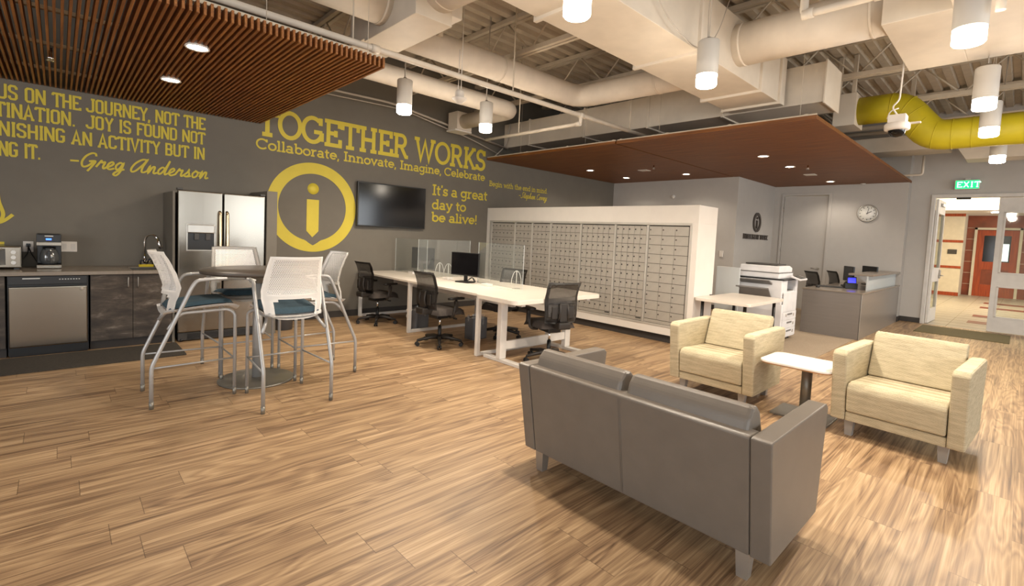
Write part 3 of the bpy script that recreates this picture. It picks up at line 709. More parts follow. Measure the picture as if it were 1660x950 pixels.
# ================================================================ wall lettering, drawn as strokes
def arc(cx, cy, rx, ry, a0, a1, n=14):
    return [(cx+rx*math.cos(math.radians(a0+(a1-a0)*i/n)), cy+ry*math.sin(math.radians(a0+(a1-a0)*i/n))) for i in range(n+1)]
def L(*p): return list(p)
def Sf(x, y, l=.34): return [(x-l/2, y), (x+l/2, y)]
b_, t_ = .06, .94
SLAB = {
 'T': (.90, [L((.05, .70), (.05, t_), (.85, t_), (.85, .70)), L((.45, t_), (.45, b_)), Sf(.45, b_, .42)]),
 'O': (1.02, [arc(.51, .5, .44, .44, 0, 360, 28)]),
 'G': (1.02, [arc(.5, .5, .44, .44, 48, 345, 24), L((.56, .44), (.95, .44)), L((.93, .44), (.93, .12)), L((.86, .97), (.86, .70))]),
 'E': (.86, [L((.22, b_), (.22, t_)), L((.04, t_), (.76, t_), (.76, .72)), L((.04, b_), (.80, b_), (.80, .30)), L((.22, .5), (.58, .5)), L((.58, .38), (.58, .62))]),
 'H': (1.02, [L((.22, b_), (.22, t_)), L((.80, b_), (.80, t_)), L((.22, .5), (.80, .5)), Sf(.22, b_), Sf(.22, t_), Sf(.80, b_), Sf(.80, t_)]),
 'R': (.96, [L((.22, b_), (.22, t_)), Sf(.2, b_, .36), L((.04, t_), (.52, t_))+arc(.52, .71, .23, .23, 90, -90)+[(.22, .48)], L((.50, .48), (.80, b_), (.94, b_))]),
 'W': (1.36, [L((.16, t_), (.42, b_), (.68, .86), (.94, b_), (1.20, t_)), Sf(.16, t_, .32), Sf(1.2, t_, .32)]),
 'K': (.98, [L((.22, b_), (.22, t_)), Sf(.22, b_), Sf(.22, t_), L((.22, .36), (.76, t_)), Sf(.78, t_, .3), L((.40, .56), (.80, b_)), Sf(.82, b_, .3)]),
 'S': (.76, [arc(.37, .71, .26, .23, 15, 270, 14)+arc(.37, .28, .28, .22, 90, -165, 16), L((.64, .97), (.64, .72)), L((.08, .03), (.08, .28))]),
 'C': (.96, [arc(.5, .5, .44, .44, 42, 318, 24), L((.86, .97), (.86, .70))]),
 'I': (.44, [L((.22, b_), (.22, t_)), Sf(.22, b_, .38), Sf(.22, t_, .38)]),
 'B': (.86, [L((.22, b_), (.22, t_)), L((.04, t_), (.5, t_))+arc(.5, .73, .2, .21, 90, -90)+[(.22, .52)], L((.04, b_), (.5, b_))+arc(.5, .29, .26, .23, -90, 90)]),
 'o': (.72, [arc(.36, .34, .29, .29, 0, 360, 22)]),
 'l': (.38, [L((.04, t_), (.19, t_), (.19, b_)), Sf(.19, b_, .34)]),
 'a': (.72, [arc(.31, .2, .23, .15, 0, 360, 18), L((.11, .55))+arc(.33, .45, .2, .18, 120, 0, 8)+[(.53, b_), (.68, b_)]]),
 'b': (.78, [L((.02, t_), (.17, t_), (.17, b_)), arc(.42, .34, .27, .28, 0, 360, 20)]),
 'd': (.80, [L((.46, t_), (.62, t_), (.62, b_), (.76, b_)), arc(.36, .34, .27, .28, 0, 360, 20)]),
 'r': (.58, [L((.03, .62), (.19, .62), (.19, b_)), Sf(.19, b_, .34), arc(.46, .38, .26, .24, 170, 75, 8)]),
 't': (.48, [L((.2, .88), (.2, .22))+arc(.34, .2, .14, .14, 180, 290, 7), L((.02, .62), (.44, .62))]),
 'e': (.72, [L((.08, .35), (.63, .35))+arc(.36, .34, .28, .28, 0, 318, 20)]),
 ',': (.30, [L((.15, .12), (.08, -.16))]),
 '.': (.30, [L((.08, .06), (.21, .06))]),
 'n': (.84, [L((.03, .62), (.19, .62), (.19, b_)), Sf(.19, b_, .32), arc(.42, .38, .22, .24, 180, 0, 12)+[(.64, b_)], Sf(.64, b_, .32)]),
 'h': (.84, [L((.03, t_), (.19, t_), (.19, b_)), Sf(.19, b_, .32), arc(.42, .38, .22, .24, 180, 0, 12)+[(.64, b_)], Sf(.64, b_, .32)]),
 'm': (1.22, [L((.03, .62), (.19, .62), (.19, b_)), Sf(.19, b_, .3), arc(.40, .40, .20, .22, 180, 0, 12)+[(.60, b_)], Sf(.60, b_, .3), arc(.81, .40, .20, .22, 180, 0, 12)+[(1.01, b_)], Sf(1.01, b_, .3)]),
 'v': (.76, [L((.12, .62), (.38, b_), (.64, .62)), Sf(.12, .62, .24), Sf(.64, .62, .24)]),
 'w': (1.06, [L((.12, .62), (.32, b_), (.53, .58), (.74, b_), (.94, .62)), Sf(.12, .62, .24), Sf(.94, .62, .24)]),
 'y': (.76, [L((.12, .62), (.38, b_)), L((.64, .62), (.32, -.18), (.12, -.24)), Sf(.12, .62, .24), Sf(.64, .62, .24)]),
 'i': (.38, [L((.04, .62), (.19, .62), (.19, b_)), Sf(.19, b_, .34), L((.13, .88), (.25, .88))]),
 'g': (.76, [arc(.34, .36, .27, .26, 0, 360, 20), L((.74, .62), (.61, .62), (.61, -.05))+arc(.36, -.05, .25, .2, 0, -150, 10)]),
 "'": (.22, [L((.12, 1.0), (.08, .76))]),
 's': (.56, [arc(.28, .47, .18, .16, 20, 270, 10)+arc(.28, .20, .20, .14, 90, -165, 12), L((.47, .66), (.47, .48)), L((.07, .02), (.07, .2))]),
 '!': (.30, [L((.14, 1.0), (.14, .30)), L((.08, .06), (.21, .06))]),
 'c': (.66, [arc(.36, .34, .29, .29, 48, 315, 18)]),
 ' ': (.36, []),
}
k, K_ = .07, .93
def oct_(x0=.07, x1=.47): return L((x0+.09, k), (x1-.09, k), (x1, k+.09), (x1, K_-.09), (x1-.09, K_), (x0+.09, K_), (x0, K_-.09), (x0, k+.09), (x0+.09, k))
def tick(x, y): return L((x-.10, y), (x+.10, y))
CAPS = {
 'O': (.62, [oct_()]), 'U': (.62, [L((.07, 1), (.07, .16), (.16, k), (.38, k), (.47, .16), (.47, 1))]),
 'C': (.60, [L((.47, .72), (.47, .84), (.38, K_), (.16, K_), (.07, .84), (.07, .16), (.16, k), (.38, k), (.47, .16), (.47, .28))]),
 'S': (.60, [L((.46, .72), (.46, .84), (.37, K_), (.16, K_), (.07, .84), (.07, .64), (.15, .55), (.38, .46), (.46, .37), (.46, .16), (.37, k), (.16, k), (.07, .16), (.07, .28))]),
 'N': (.66, [L((.07, 0), (.07, 1)), L((.08, .97), (.51, .03)), L((.52, 0), (.52, 1))]),
 'T': (.60, [L((0, K_), (.56, K_)), L((.28, K_), (.28, 0)), L((.03, K_), (.03, .78)), L((.53, K_), (.53, .78)), tick(.28, .06)]),
 'H': (.64, [L((.08, 0), (.08, 1)), L((.50, 0), (.50, 1)), L((.08, .5), (.5, .5))]),
 'E': (.56, [L((.08, 0), (.08, 1)), L((.02, K_), (.48, K_), (.48, .80)), L((.02, k), (.48, k), (.48, .2)), L((.08, .5), (.38, .5))]),
 'F': (.54, [L((.08, 0), (.08, 1)), L((.02, K_), (.48, K_), (.48, .80)), L((.08, .5), (.38, .5))]),
 'J': (.58, [L((.28, K_), (.55, K_)), L((.42, K_), (.42, .16), (.33, k), (.12, k), (.03, .16), (.03, .28))]),
 'R': (.62, [L((.08, 0), (.08, 1)), L((.02, K_), (.38, K_), (.47, .84), (.47, .58), (.38, .48), (.08, .48)), L((.34, .48), (.50, 0))]),
 'Y': (.60, [L((.04, 1), (.28, .48), (.52, 1)), L((.28, .48), (.28, 0)), tick(.28, .06)]),
 'D': (.62, [L((.08, 0), (.08, 1)), L((.02, K_), (.36, K_), (.47, .82), (.47, .18), (.36, k), (.02, k))]),
 'I': (.30, [L((.13, 0), (.13, 1)), tick(.13, .06), tick(.13, .94)]),
 'A': (.66, [L((.05, 0), (.28, .97), (.51, 0)), L((.14, .3), (.42, .3)), tick(.05, .05), tick(.51, .05)]),
 'G': (.62, [L((.47, .74), (.47, .84), (.38, K_), (.16, K_), (.07, .84), (.07, .16), (.16, k), (.38, k), (.47, .16), (.47, .45), (.28, .45))]),
 'V': (.62, [L((.04, 1), (.28, .03), (.52, 1)), tick(.04, .95), tick(.52, .95)]),
 'B': (.62, [L((.08, 0), (.08, 1)), L((.02, K_), (.36, K_), (.45, .84), (.45, .60), (.36, .52), (.08, .52)), L((.36, .52), (.47, .42), (.47, .17), (.38, k), (.02, k))]),
 'L': (.54, [L((.08, 1), (.08, k), (.47, k), (.47, .22))]),
 'X': (.60, [L((.05, 0), (.5, 1)), L((.05, 1), (.5, 0))]),
 ',': (.22, [L((.10, .14), (.05, -.12))]), '.': (.22, [L((.03, .07), (.17, .07))]), ' ': (.34, []),
}
SCRIPT = {
 '-': (.55, [[(.05, .35), (.45, .37)]]),
 'G': (.78, [[(.62, .80), (.55, .97), (.36, .98), (.14, .74), (.05, .35), (.16, .04), (.38, .10), (.56, .42), (.36, .42), (.66, .46), (.58, .1), (.44, -.26)]]),
 'A': (.88, [[(.74, .92), (.46, .93), (.16, .62), (.03, .22), (.10, .0), (.30, .10), (.58, .6), (.72, .95), (.60, .45), (.60, .08), (.72, .02), (.86, .12)]]),
 'S': (.62, [[(.60, .82), (.48, 1.0), (.28, .88), (.28, .66), (.42, .40), (.36, .08), (.12, .0), (-.02, .16)]]),
 'C': (.60, [[(.52, .80), (.42, .98), (.16, .80), (.04, .38), (.16, .03), (.40, .06), (.58, .2)]]),
 'r': (.46, [[(0, .08), (.13, .46), (.17, .54), (.22, .42), (.36, .46), (.33, .16), (.38, .02), (.48, .08)]]),
 'e': (.44, [[(0, .10), (.2, .22), (.33, .40), (.25, .53), (.11, .40), (.08, .14), (.22, .0), (.44, .10)]]),
 'g': (.52, [[(.36, .46), (.2, .53), (.05, .30), (.12, .04), (.26, .12), (.38, .50), (.34, -.1), (.2, -.38), (.05, -.30), (.22, -.06), (.52, .10)]]),
 'n': (.56, [[(0, .08), (.08, .52), (.09, .02), (.24, .46), (.36, .46), (.36, .10), (.43, .02), (.56, .10)]]),
 'd': (.58, [[(.34, .46), (.2, .52), (.05, .28), (.10, .03), (.26, .12), (.42, .60), (.50, 1.0), (.42, .24), (.46, .02), (.58, .10)]]),
 's': (.48, [[(0, .08), (.2, .34), (.26, .56), (.27, .40), (.35, .20), (.24, .02), (.10, .06), (.3, .03), (.48, .10)]]),
 'o': (.50, [[(.2, .52), (.05, .28), (.14, .02), (.32, .12), (.35, .40), (.2, .52), (.3, .42), (.50, .42)]]),
 't': (.34, [[(0, .08), (.15, .5), (.24, .9), (.15, .22), (.20, .02), (.34, .10)], [(.02, .62), (.34, .66)]]),
 'p': (.52, [[(0, .12), (.12, .52), (.02, -.40), (.14, .32), (.28, .52), (.40, .36), (.32, .06), (.16, .06), (.52, .10)]]),
 'h': (.52, [[(0, .10), (.2, .7), (.25, 1.0), (.15, .8), (.10, .02), (.22, .44), (.34, .44), (.34, .10), (.40, .02), (.52, .10)]]),
 'v': (.48, [[(0, .42), (.09, .52), (.14, .05), (.32, .34), (.36, .54), (.48, .42)]]),
 'y': (.52, [[(0, .46), (.07, .52), (.10, .16), (.24, .08), (.40, .52), (.32, -.1), (.17, -.38), (.04, -.30), (.2, -.06), (.52, .10)]]),
 ' ': (.30, []),
}
def smooth(P, n=6):
    Q = []
    for i in range(len(P)-1):
        p0, p1, p2, p3 = P[max(i-1, 0)], P[i], P[i+1], P[min(i+2, len(P)-1)]
        for j in range(n):
            u = j/n
            Q.append(tuple(.5*((2*p1[a])+(-p0[a]+p2[a])*u+(2*p0[a]-5*p1[a]+4*p2[a]-p3[a])*u*u+(-p0[a]+3*p1[a]-3*p2[a]+p3[a])*u**3) for a in (0, 1)))
    return Q+[P[-1]]
LAYER = [0]
def ribbon(bm, P, w, to3, depth):
    """flat stroke of width w along the 2-D path P, cut depth thick"""
    P = [Vector(p) for p in P]; P = [p for i, p in enumerate(P) if i == 0 or (p-P[i-1]).length > 1e-5]
    if len(P) < 2: return
    LAYER[0] = (LAYER[0]+1) % 9; depth = depth+LAYER[0]*.00022
    closed = (P[0]-P[-1]).length < 1e-4
    if closed: P.pop()
    n = len(P); Lf, Rt = [], []
    for i, p in enumerate(P):
        a = (p-P[i-1]).normalized() if (i or closed) else None; c = (P[(i+1) % n]-p).normalized() if (i < n-1 or closed) else None
        if a is None: a = c
        if c is None: c = a
        m = (a+c)
        m = m.normalized() if m.length > .2 else a
        nrm = Vector((-m.y, m.x)); na = Vector((-a.y, a.x)); s = w/2/max(.45, nrm.dot(na))
        Lf.append(p+nrm*s); Rt.append(p-nrm*s)
    dz = [depth+.0009*i/n for i in range(n)]
    F = [bm.verts.new(to3(q, e)) for q, e in zip(Lf, dz)]; G = [bm.verts.new(to3(q, e)) for q, e in zip(Rt, dz)]
    F0 = [bm.verts.new(to3(q, 0)) for q in Lf]; G0 = [bm.verts.new(to3(q, 0)) for q in Rt]
    for i in range(n if closed else n-1):
        j = (i+1) % n
        for q in ((F[i], G[i], G[j], F[j]), (F[i], F[j], F0[j], F0[i]), (G[i], G0[i], G0[j], G[j])): bm.faces.new(q)
    if not closed:
        bm.faces.new((F[0], F0[0], G0[0], G[0])); bm.faces.new((F[-1], G[-1], G0[-1], F0[-1]))
def lettering(text, font, x0, x1, z, h, w, to3w, m, name, label, cat='wall lettering', slant=0.0, smooth_=False, depth=.003, part='word', start=None):
    """one line of lettering fitted between x0 and x1 on baseline z; each word is a part"""
    t = thing(name, label, cat, (0, 0, 0))
    adv = lambda s: sum(font[c][0] for c in s)
    if start is not None:                                    # x0 is where character number `start` begins
        sx = (x1-x0)/adv(text[start:]); x0 = x0-adv(text[:start])*sx
    else: sx = (x1-x0)/adv(text)
    x = 0.0
    mb = None
    for c in text+' ':
        if c == ' ':
            if mb: mb.build(part, m, t); mb = None
            if c == ' ': x += font[' '][0]
            continue
        wide, strokes = font[c]
        mb = mb or MB()
        for S in strokes:
            if smooth_: S = smooth(S)
            ribbon(mb.bm, [(x0+(x+px+slant*py)*sx, z+py*h) for px, py in S], w, to3w, depth)
        x += wide
    return t
on_accent = lambda q, d: (q[0], WY-.001-d, q[1])
def acc(text, font, x0, x1, z, h, w, label, **kw): return lettering(text, font, x0, x1, z, h, w, on_accent, 'yellow', 'wall_lettering', label, **kw)
acc('TOGETHER WORKS', SLAB, 2.10, 6.44, 2.785, .42, .062, 'big yellow slab capitals reading TOGETHER WORKS on the grey wall')
acc('Collaborate, Innovate, Imagine, Celebrate', SLAB, 2.10, 6.44, 2.585, .155, .024, 'yellow line reading Collaborate, Innovate, Imagine, Celebrate on the grey wall')
acc("It's a great", SLAB, 5.16, 6.53, 2.188, .20, .030, "yellow words It's a great right of the television")
acc('day to', SLAB, 5.16, 5.98, 1.922, .19, .030, 'yellow words day to right of the television')
acc('be alive!', SLAB, 5.16, 6.28, 1.684, .185, .030, 'yellow words be alive! right of the television')
acc('Begin with the end in mind.', SLAB, 6.56, 8.36, 2.50, .115, .014, 'thin yellow line reading Begin with the end in mind above the mailboxes')
acc('FOCUS ON THE JOURNEY, NOT THE', CAPS, -.262, 1.47, 2.728, .165, .023, 'top line of yellow capitals, ON THE JOURNEY, NOT THE, left of the fridge', start=6)
acc('DESTINATION.  JOY IS FOUND NOT', CAPS, .252, 1.47, 2.534, .162, .023, 'second line of yellow capitals, JOY IS FOUND NOT', start=14)
acc('IN FINISHING AN ACTIVITY BUT IN', CAPS, .122, 1.47, 2.328, .162, .023, 'third line of yellow capitals, AN ACTIVITY BUT IN', start=13)
acc('DOING IT.', CAPS, -.275, -.14, 2.108, .165, .023, 'fourth line of yellow capitals ending in IT. at the left edge', start=6)
acc('-Greg Anderson', SCRIPT, .08, 1.50, 2.075, .175, .021, 'yellow handwritten signature below the quote, above the fridge', slant=.25, smooth_=True)
acc('-Stephen Covey', SCRIPT, 7.42, 8.34, 2.335, .13, .013, 'thin yellow handwritten signature above the mailboxes', slant=.25, smooth_=True)
mb = MB()
ribbon(mb.bm, smooth([(-.90, 1.45), (-.70, 1.60), (-.58, 1.30), (-.50, 1.72), (-.475, 1.60), (-.445, 1.46), (-.50, 1.36), (-.60, 1.35), (-.46, 1.385), (-.37, 1.47)]), .032, on_accent, .003)
ribbon(mb.bm, [(-1.2, 1.15), (-.44, 1.15)], .03, on_accent, .003)
tag(mb.build('wall_lettering', 'yellow'), 'end stroke of a large yellow script word at the left picture edge', 'wall lettering')

# the round i emblem on the accent wall
t = thing('wall_emblem', 'large yellow ring emblem with a letter i on the grey wall beside the fridge', 'emblem', (2.945, WY, 1.787))
def emblem(mb, R, r, dep, to3, notch=.15):
    N = 96; bm = mb.bm; rows = []
    for i in range(N):
        a = 2*PI*i/N; d = abs((math.degrees(a)-270))
        rr = r*(1+notch*max(0, 1-d/13)) if d < 13 else r
        rows.append([bm.verts.new(to3((q*math.cos(a), q*math.sin(a)), e)) for q, e in ((R, 0), (R, dep), (rr, dep), (rr, 0))])
    for A, B in zip(rows, rows[1:]+rows[:1]):
        for j in range(3): bm.faces.new((A[j], B[j], B[j+1], A[j+1]))
def local(q, d): return (q[0], -.001-d, q[1])
mb = MB(); emblem(mb, .70, .53, .003, local, .13); mb.build('ring', 'yellow', t)
MB().lathe([(0, 0), (.088, 0), (.088, .003), (0, .003)], seg=40).build('dot', 'yellow', t, loc=(-.01, -.001, .295), rot=(PI/2, 0, 0))
MB().prism([(-.105, .125), (.085, .125), (.085, -.37), (-.01, -.47), (-.105, -.37)], -.004, -.001, 'y').build('stem', 'yellow', t)
# metal emblem and letters on the sign wall
t = thing('wall_sign', 'dark metal round i emblem on the pale wall above the copier', 'sign', (12.19, LY, 2.07))
mb = MB(); emblem(mb, .23, .165, .03, local, .16); mb.build('ring', 'sign_dark', t)
MB().lathe([(0, 0), (.032, 0), (.032, .03), (0, .03)], seg=24).build('dot', 'sign_dark', t, loc=(0, -.001, .10), rot=(PI/2, 0, 0))
MB().prism([(-.035, .05), (.035, .05), (.035, -.11), (0, -.15), (-.035, -.11)], -.03, -.001, 'y').build('stem', 'sign_dark', t)
lettering('INTELLIGENT OFFICE', CAPS, 11.43, 12.97, 1.665, .115, .017, lambda q, d: (q[0], LY-.001-d, q[1]), 'sign_dark', 'wall_sign', 'dark metal letters INTELLIGENT OFFICE below the round emblem', 'sign', depth=.02)
# EXIT letters belong to the exit sign
def exit_strokes():
    mb = MB(); x = 0
    for c in 'EXIT':
        adv, st = CAPS[c]
        for S in st: ribbon(mb.bm, [(x+p*.16, q*.115) for p, q in S], .018, lambda q, d: (-.1085-d, .155-q[0], .038+q[1]), .002)
        x += (adv+.06)*.16
    return mb
exit_strokes().build('letters', 'exit_white', EXIT)
# ================================================================ kitchen
FY = 7.02            # cabinet fronts
def cabinet(x0, x1, label, doors, hx):
    t = thing('base_cabinet', label, 'cabinet', ((x0+x1)/2, 0, 0)); c = (x0+x1)/2
    MB().box((x0-c, FY+.02, .10), (x1-c, WY-.01, .85)).box((x0-c, FY+.07, 0), (x1-c, WY-.01, .10)).build('body', 'base_dark', t)
    for (a, b), h in zip(doors, hx):
        d = MB().box((a-c+.002, FY, .105), (b-c-.002, FY+.02, .843), .002).build('door', 'slate', t)
        MB().tube([(h-c, FY, .70), (h-c, FY-.026, .70), (h-c, FY-.026, .815), (h-c, FY, .815)], .0055, 8, round_=.008).build('handle', 'nickel', d)
cabinet(.25, .995, 'dark slate double door cabinet under the sink, right of the dishwasher', ((.25, .622), (.622, .995)), (.578, .668))
cabinet(-1.6, -.40, 'dark slate cabinet left of the dishwasher', ((-1.6, -1.0), (-1.0, -.40)), (-1.05, -.95))
t = thing('dishwasher', 'stainless steel dishwasher with a black control strip under the counter', 'dishwasher', (-.075, 0, 0))
MB().box((-.31, FY+.02, .02), (.31, WY-.05, .848)).build('body', 'black', t)
MB().box((-.302, FY-.02, .105), (.302, FY+.015, .735), .012, 3).build('door', 'stainless_h', t)
MB().box((-.302, FY-.012, .755), (.302, FY+.015, .845), .005).build('control_panel', 'black', t)
MB().box((-.302, FY+.04, 0), (.302, FY+.06, .10)).build('toe_kick', 'black', t)
mb = MB()
for i in range(8): mb.box((.075+i*.022, FY-.014, .805), (.087+i*.022, FY-.011, .813))
mb.box((-.2, FY-.014, .815), (-.07, FY-.011, .825)); mb.build('control_marks', 'alu', t)
MB().lathe([(0, 0), (.018, 0), (.018, .002), (0, .002)], seg=16).build('badge', 'faint', t, loc=(.255, FY-.0205, .70), rot=(PI/2, 0, 0))
t = thing('countertop', 'taupe stone countertop along the grey wall', 'countertop', (0, 0, 0))
MB().box((-2.0, 6.985, .85), (.62, WY-.002, .89), .004).box((.62, 6.985, .85), (.995, 7.08, .89), .004).box((.62, 7.52, .85), (.995, WY-.002, .89), .004).build('slab', 'counter', t)
MB().box((.62, 7.08, .70), (.995, 7.52, .705)).box((.615, 7.08, .70), (.625, 7.52, .882)).box((.62, 7.075, .70), (.995, 7.085, .882)).box((.62, 7.515, .70), (.995, 7.525, .882)).build('sink_basin', 'stainless', t)
# faucet, soap tray
t = thing('faucet', 'chrome gooseneck faucet at the back of the sink', 'faucet', (.79, 7.60, .89))
MB().lathe([(0, 0), (.032, 0), (.028, .02), (.024, .1), (0, .1)]).build('base', 'chrome', t)
MB().tube([(0, 0, .08), (0, 0, .34), (.03, -.03, .40), (.09, -.09, .40), (.12, -.12, .35)], .014, 12, round_=.05).build('spout', 'chrome', t)
MB().cyl((.115, -.115, .36), (.15, -.15, .23), .018, .024).build('spray_head', 'chrome', t)
MB().cyl((0, 0, .07), (.06, -.03, .07), .012).cyl((.06, -.03, .07), (.08, -.035, .15), .006).build('lever', 'chrome', t)
t = thing('soap_caddy', 'yellow tray with black brushes in front of the faucet', 'caddy', (.80, 7.545, .89))
MB().prism(rrect(-.075, -.03, .075, .03, .012), 0, .03, 'z', .004).build('tray', 'sponge', t)
MB().tube([(-.055, 0, .03), (-.06, 0, .075), (-.03, 0, .085), (-.01, 0, .04)], .008, 8, round_=.02).tube([(.01, 0, .04), (.03, 0, .10), (.06, 0, .095), (.065, 0, .03)], .008, 8, round_=.02).build('brush', 'black', t)
# coffee maker
t = thing('coffee_maker', 'black and stainless drip coffee maker on the counter', 'coffee maker', (-.078, 7.50, .89))
MB().box((-.10, -.10, 0), (.10, .12, .045), .008).build('base', 'black', t)
MB().box((-.10, -.112, .004), (.10, -.098, .042), .004).build('base_trim', 'stainless_h', t)
MB().box((-.10, .03, .045), (.10, .12, .38), .01).build('water_tank', 'black', t)
MB().box((-.10, -.10, .255), (.10, .10, .385), .012).build('brew_head', 'black', t)
MB().box((-.10, -.108, .255), (.10, -.098, .295), .004).build('head_trim', 'stainless_h', t)
MB().box((-.025, -.104, .318), (.02, -.099, .335)).build('display', 'led_blue', t)
mb = MB(); mb.box((-.035, -.106, .355), (.035, -.10, .368), .003); mb.build('lid_handle', 'alu', t)
o = MB().lathe([(.0, 0), (.06, 0), (.078, .04), (.078, .09), (.06, .15), (.05, .165)], (0, -.02, .048)).build('carafe', 'glass_pot', t)
MB().lathe([(.052, .16), (.055, .19), (0, .195)], (0, -.02, .048)).box((-.012, -.13, .08), (.012, -.095, .2), .006).build('carafe_lid', 'black', o)
# toaster oven
t = thing('toaster_oven', 'stainless toaster oven at the left picture edge on the counter', 'toaster oven', (-.50, 7.48, .89))
MB().box((-.22, -.15, .015), (.21, .16, .245), .012).build('housing', 'stainless_h', t)
MB().box((-.20, -.156, .05), (.09, -.15, .22), .004).build('door', 'glass_pot', t)
MB().tube([(-.18, -.15, .215), (-.18, -.185, .215), (.07, -.185, .215), (.07, -.15, .215)], .008, 10, round_=.01).build('handle', 'nickel', t)
for z in (.075, .13, .185): MB().cyl((.15, -.15, z), (.15, -.175, z), .02).build('knob', 'alu', t)
MB().box((-.19, -.12, 0), (-.15, -.08, .016)).box((.15, -.12, 0), (.19, -.08, .016)).box((-.19, .1, 0), (-.15, .14, .016)).box((.15, .1, 0), (.19, .14, .016)).build('feet', 'black', t)
# outlets
t = thing('wall_outlet', 'white wall outlet with a black plug behind the toaster oven', 'outlet', (-.252, WY, 1.115))
MB().box((-.042, -.007, -.06), (.042, 0, .06), .003).build('plate', 'white_paint', t)
MB().box((-.018, -.03, -.002), (.018, -.007, .035), .005).build('plug', 'black', t)
tag(MB().tube([(-.252, WY-.03, 1.13), (-.25, WY-.05, 1.05), (-.30, 7.68, .96), (-.36, 7.66, .905), (-.42, 7.66, .93)], .005, 8, round_=.05).tube([(-.252, WY-.03, 1.12), (-.22, WY-.06, 1.02), (-.17, 7.66, .93), (-.14, 7.63, .92)], .005, 8, round_=.05).build('power_cord', 'black_cable'), 'black power cords drooping from the outlet behind the toaster oven', 'cord')
t = thing('wall_outlet', 'wide white double wall plate right of the coffee maker', 'outlet', (.085, WY, 1.12))
MB().box((-.075, -.007, -.06), (.075, 0, .06), .003).build('plate', 'white_paint', t)
for x in (-.035, .04): MB().box((x-.02, -.009, -.035), (x+.02, -.006, .035), .002).build('socket', 'grey_frame', t)
# fridge and its side panels
t = thing('refrigerator', 'stainless side by side refrigerator between two grey panels', 'refrigerator', (1.53, 7.02, 0))
MB().box((-.475, .05, .03), (.475, .70, 1.835), .008).build('body', 'dark_grey', t)
a = MB().box((-.485, -.03, .115), (-.012, .045, 1.86), .016, 3).build('left_door', 'stainless', t)
b = MB().box((.002, -.03, .115), (.485, .045, 1.86), .016, 3).build('right_door', 'stainless', t)
for d, x in ((a, -.045), (b, .035)):
    MB().tube([(x, -.03, 1.62), (x, -.075, 1.60), (x, -.09, 1.2), (x, -.075, .78), (x, -.03, .76)], .017, 12, round_=.05).build('handle', 'brass', d)
MB().box((-.40, -.036, 1.12), (-.09, -.025, 1.46), .004).build('dispenser_surround', 'nickel', a)
MB().box((-.385, -.04, 1.14), (-.105, -.03, 1.345), .004).build('dispenser_recess', 'black', a)
MB().box((-.39, -.052, 1.345), (-.10, -.03, 1.45), .010).build('dispenser_panel', 'nickel', a)
MB().box((-.32, -.06, 1.26), (-.27, -.036, 1.34), .006).box((-.20, -.06, 1.26), (-.15, -.036, 1.34), .006).build('dispenser_lever', 'dark_grey', a)
mb = MB(); mb.box((-.475, -.01, .015), (.475, .05, .11), .004); mb.build('grille', 'dark_grey', t)
mb = MB()
for i in range(5): mb.box((-.38, -.016, .03+i*.014), (.40, -.009, .036+i*.014))
mb.build('grille_slots', 'black', t)
for x in (-.44, .44): MB().cyl((x-.015, 0, .02), (x+.015, 0, .02), .02).build('roller', 'black', t)
for x in (-.46, .46): MB().box((x-.03, -.02, 1.86), (x+.03, .06, 1.885), .004).build('hinge_cover', 'dark_grey', t)
tag(MB().box((1.0, 7.03, 0), (1.025, WY-.002, 1.84), .002).build('fridge_enclosure', 'grey_wall'), 'grey panel on the left side of the refrigerator', 'panel')
tag(MB().box((2.035, 6.98, 0), (2.165, WY-.002, 1.935), .002).build('fridge_enclosure', 'grey_wall'), 'thick grey panel on the right side of the refrigerator', 'panel')
t = thing('trash_can', 'grey round trash can beside the right fridge panel', 'trash can', (2.34, 7.22, 0))
MB().lathe([(0, 0), (.125, 0), (.15, .42), (.155, .43), (.14, .43), (.115, .02), (0, .02)]).build('bin', 'bin', t)

# television
t = thing('television', 'black flat television mounted on the grey wall', 'television', (4.30, WY, 1.905))
MB().box((-.665, -.09, -.375), (.665, -.05, .375), .006).build('case', 'black', t)
MB().box((-.645, -.092, -.352), (.645, -.0895, .355)).build('screen', 'screen', t)
MB().box((-.2, -.05, -.15), (.2, -.012, .15), .004).build('wall_bracket', 'black', t)

# ================================================================ pub table and stools
t = thing('bar_table', 'round dark pub table on a silver pedestal', 'table', (1.385, 4.985, 0))
MB().lathe([(0, 1.025), (.46, 1.025), (.475, 1.03), (.478, 1.055), (.472, 1.062), (0, 1.062)], seg=64).build('tabletop', 'table_dark', t)
MB().lathe([(0, .012), (.315, .004), (.33, 0), (.33, .010), (.32, .017), (.05, .026), (0, .026)], seg=48).build('base_plate', 'base_grey', t)
MB().cyl((0, 0, .02), (0, 0, .99), .042, seg=24).build('column', 'silver', t)
MB().lathe([(.045, .93), (.16, 1.01), (.16, 1.025), (0, 1.025)]).build('top_bracket', 'base_grey', t)

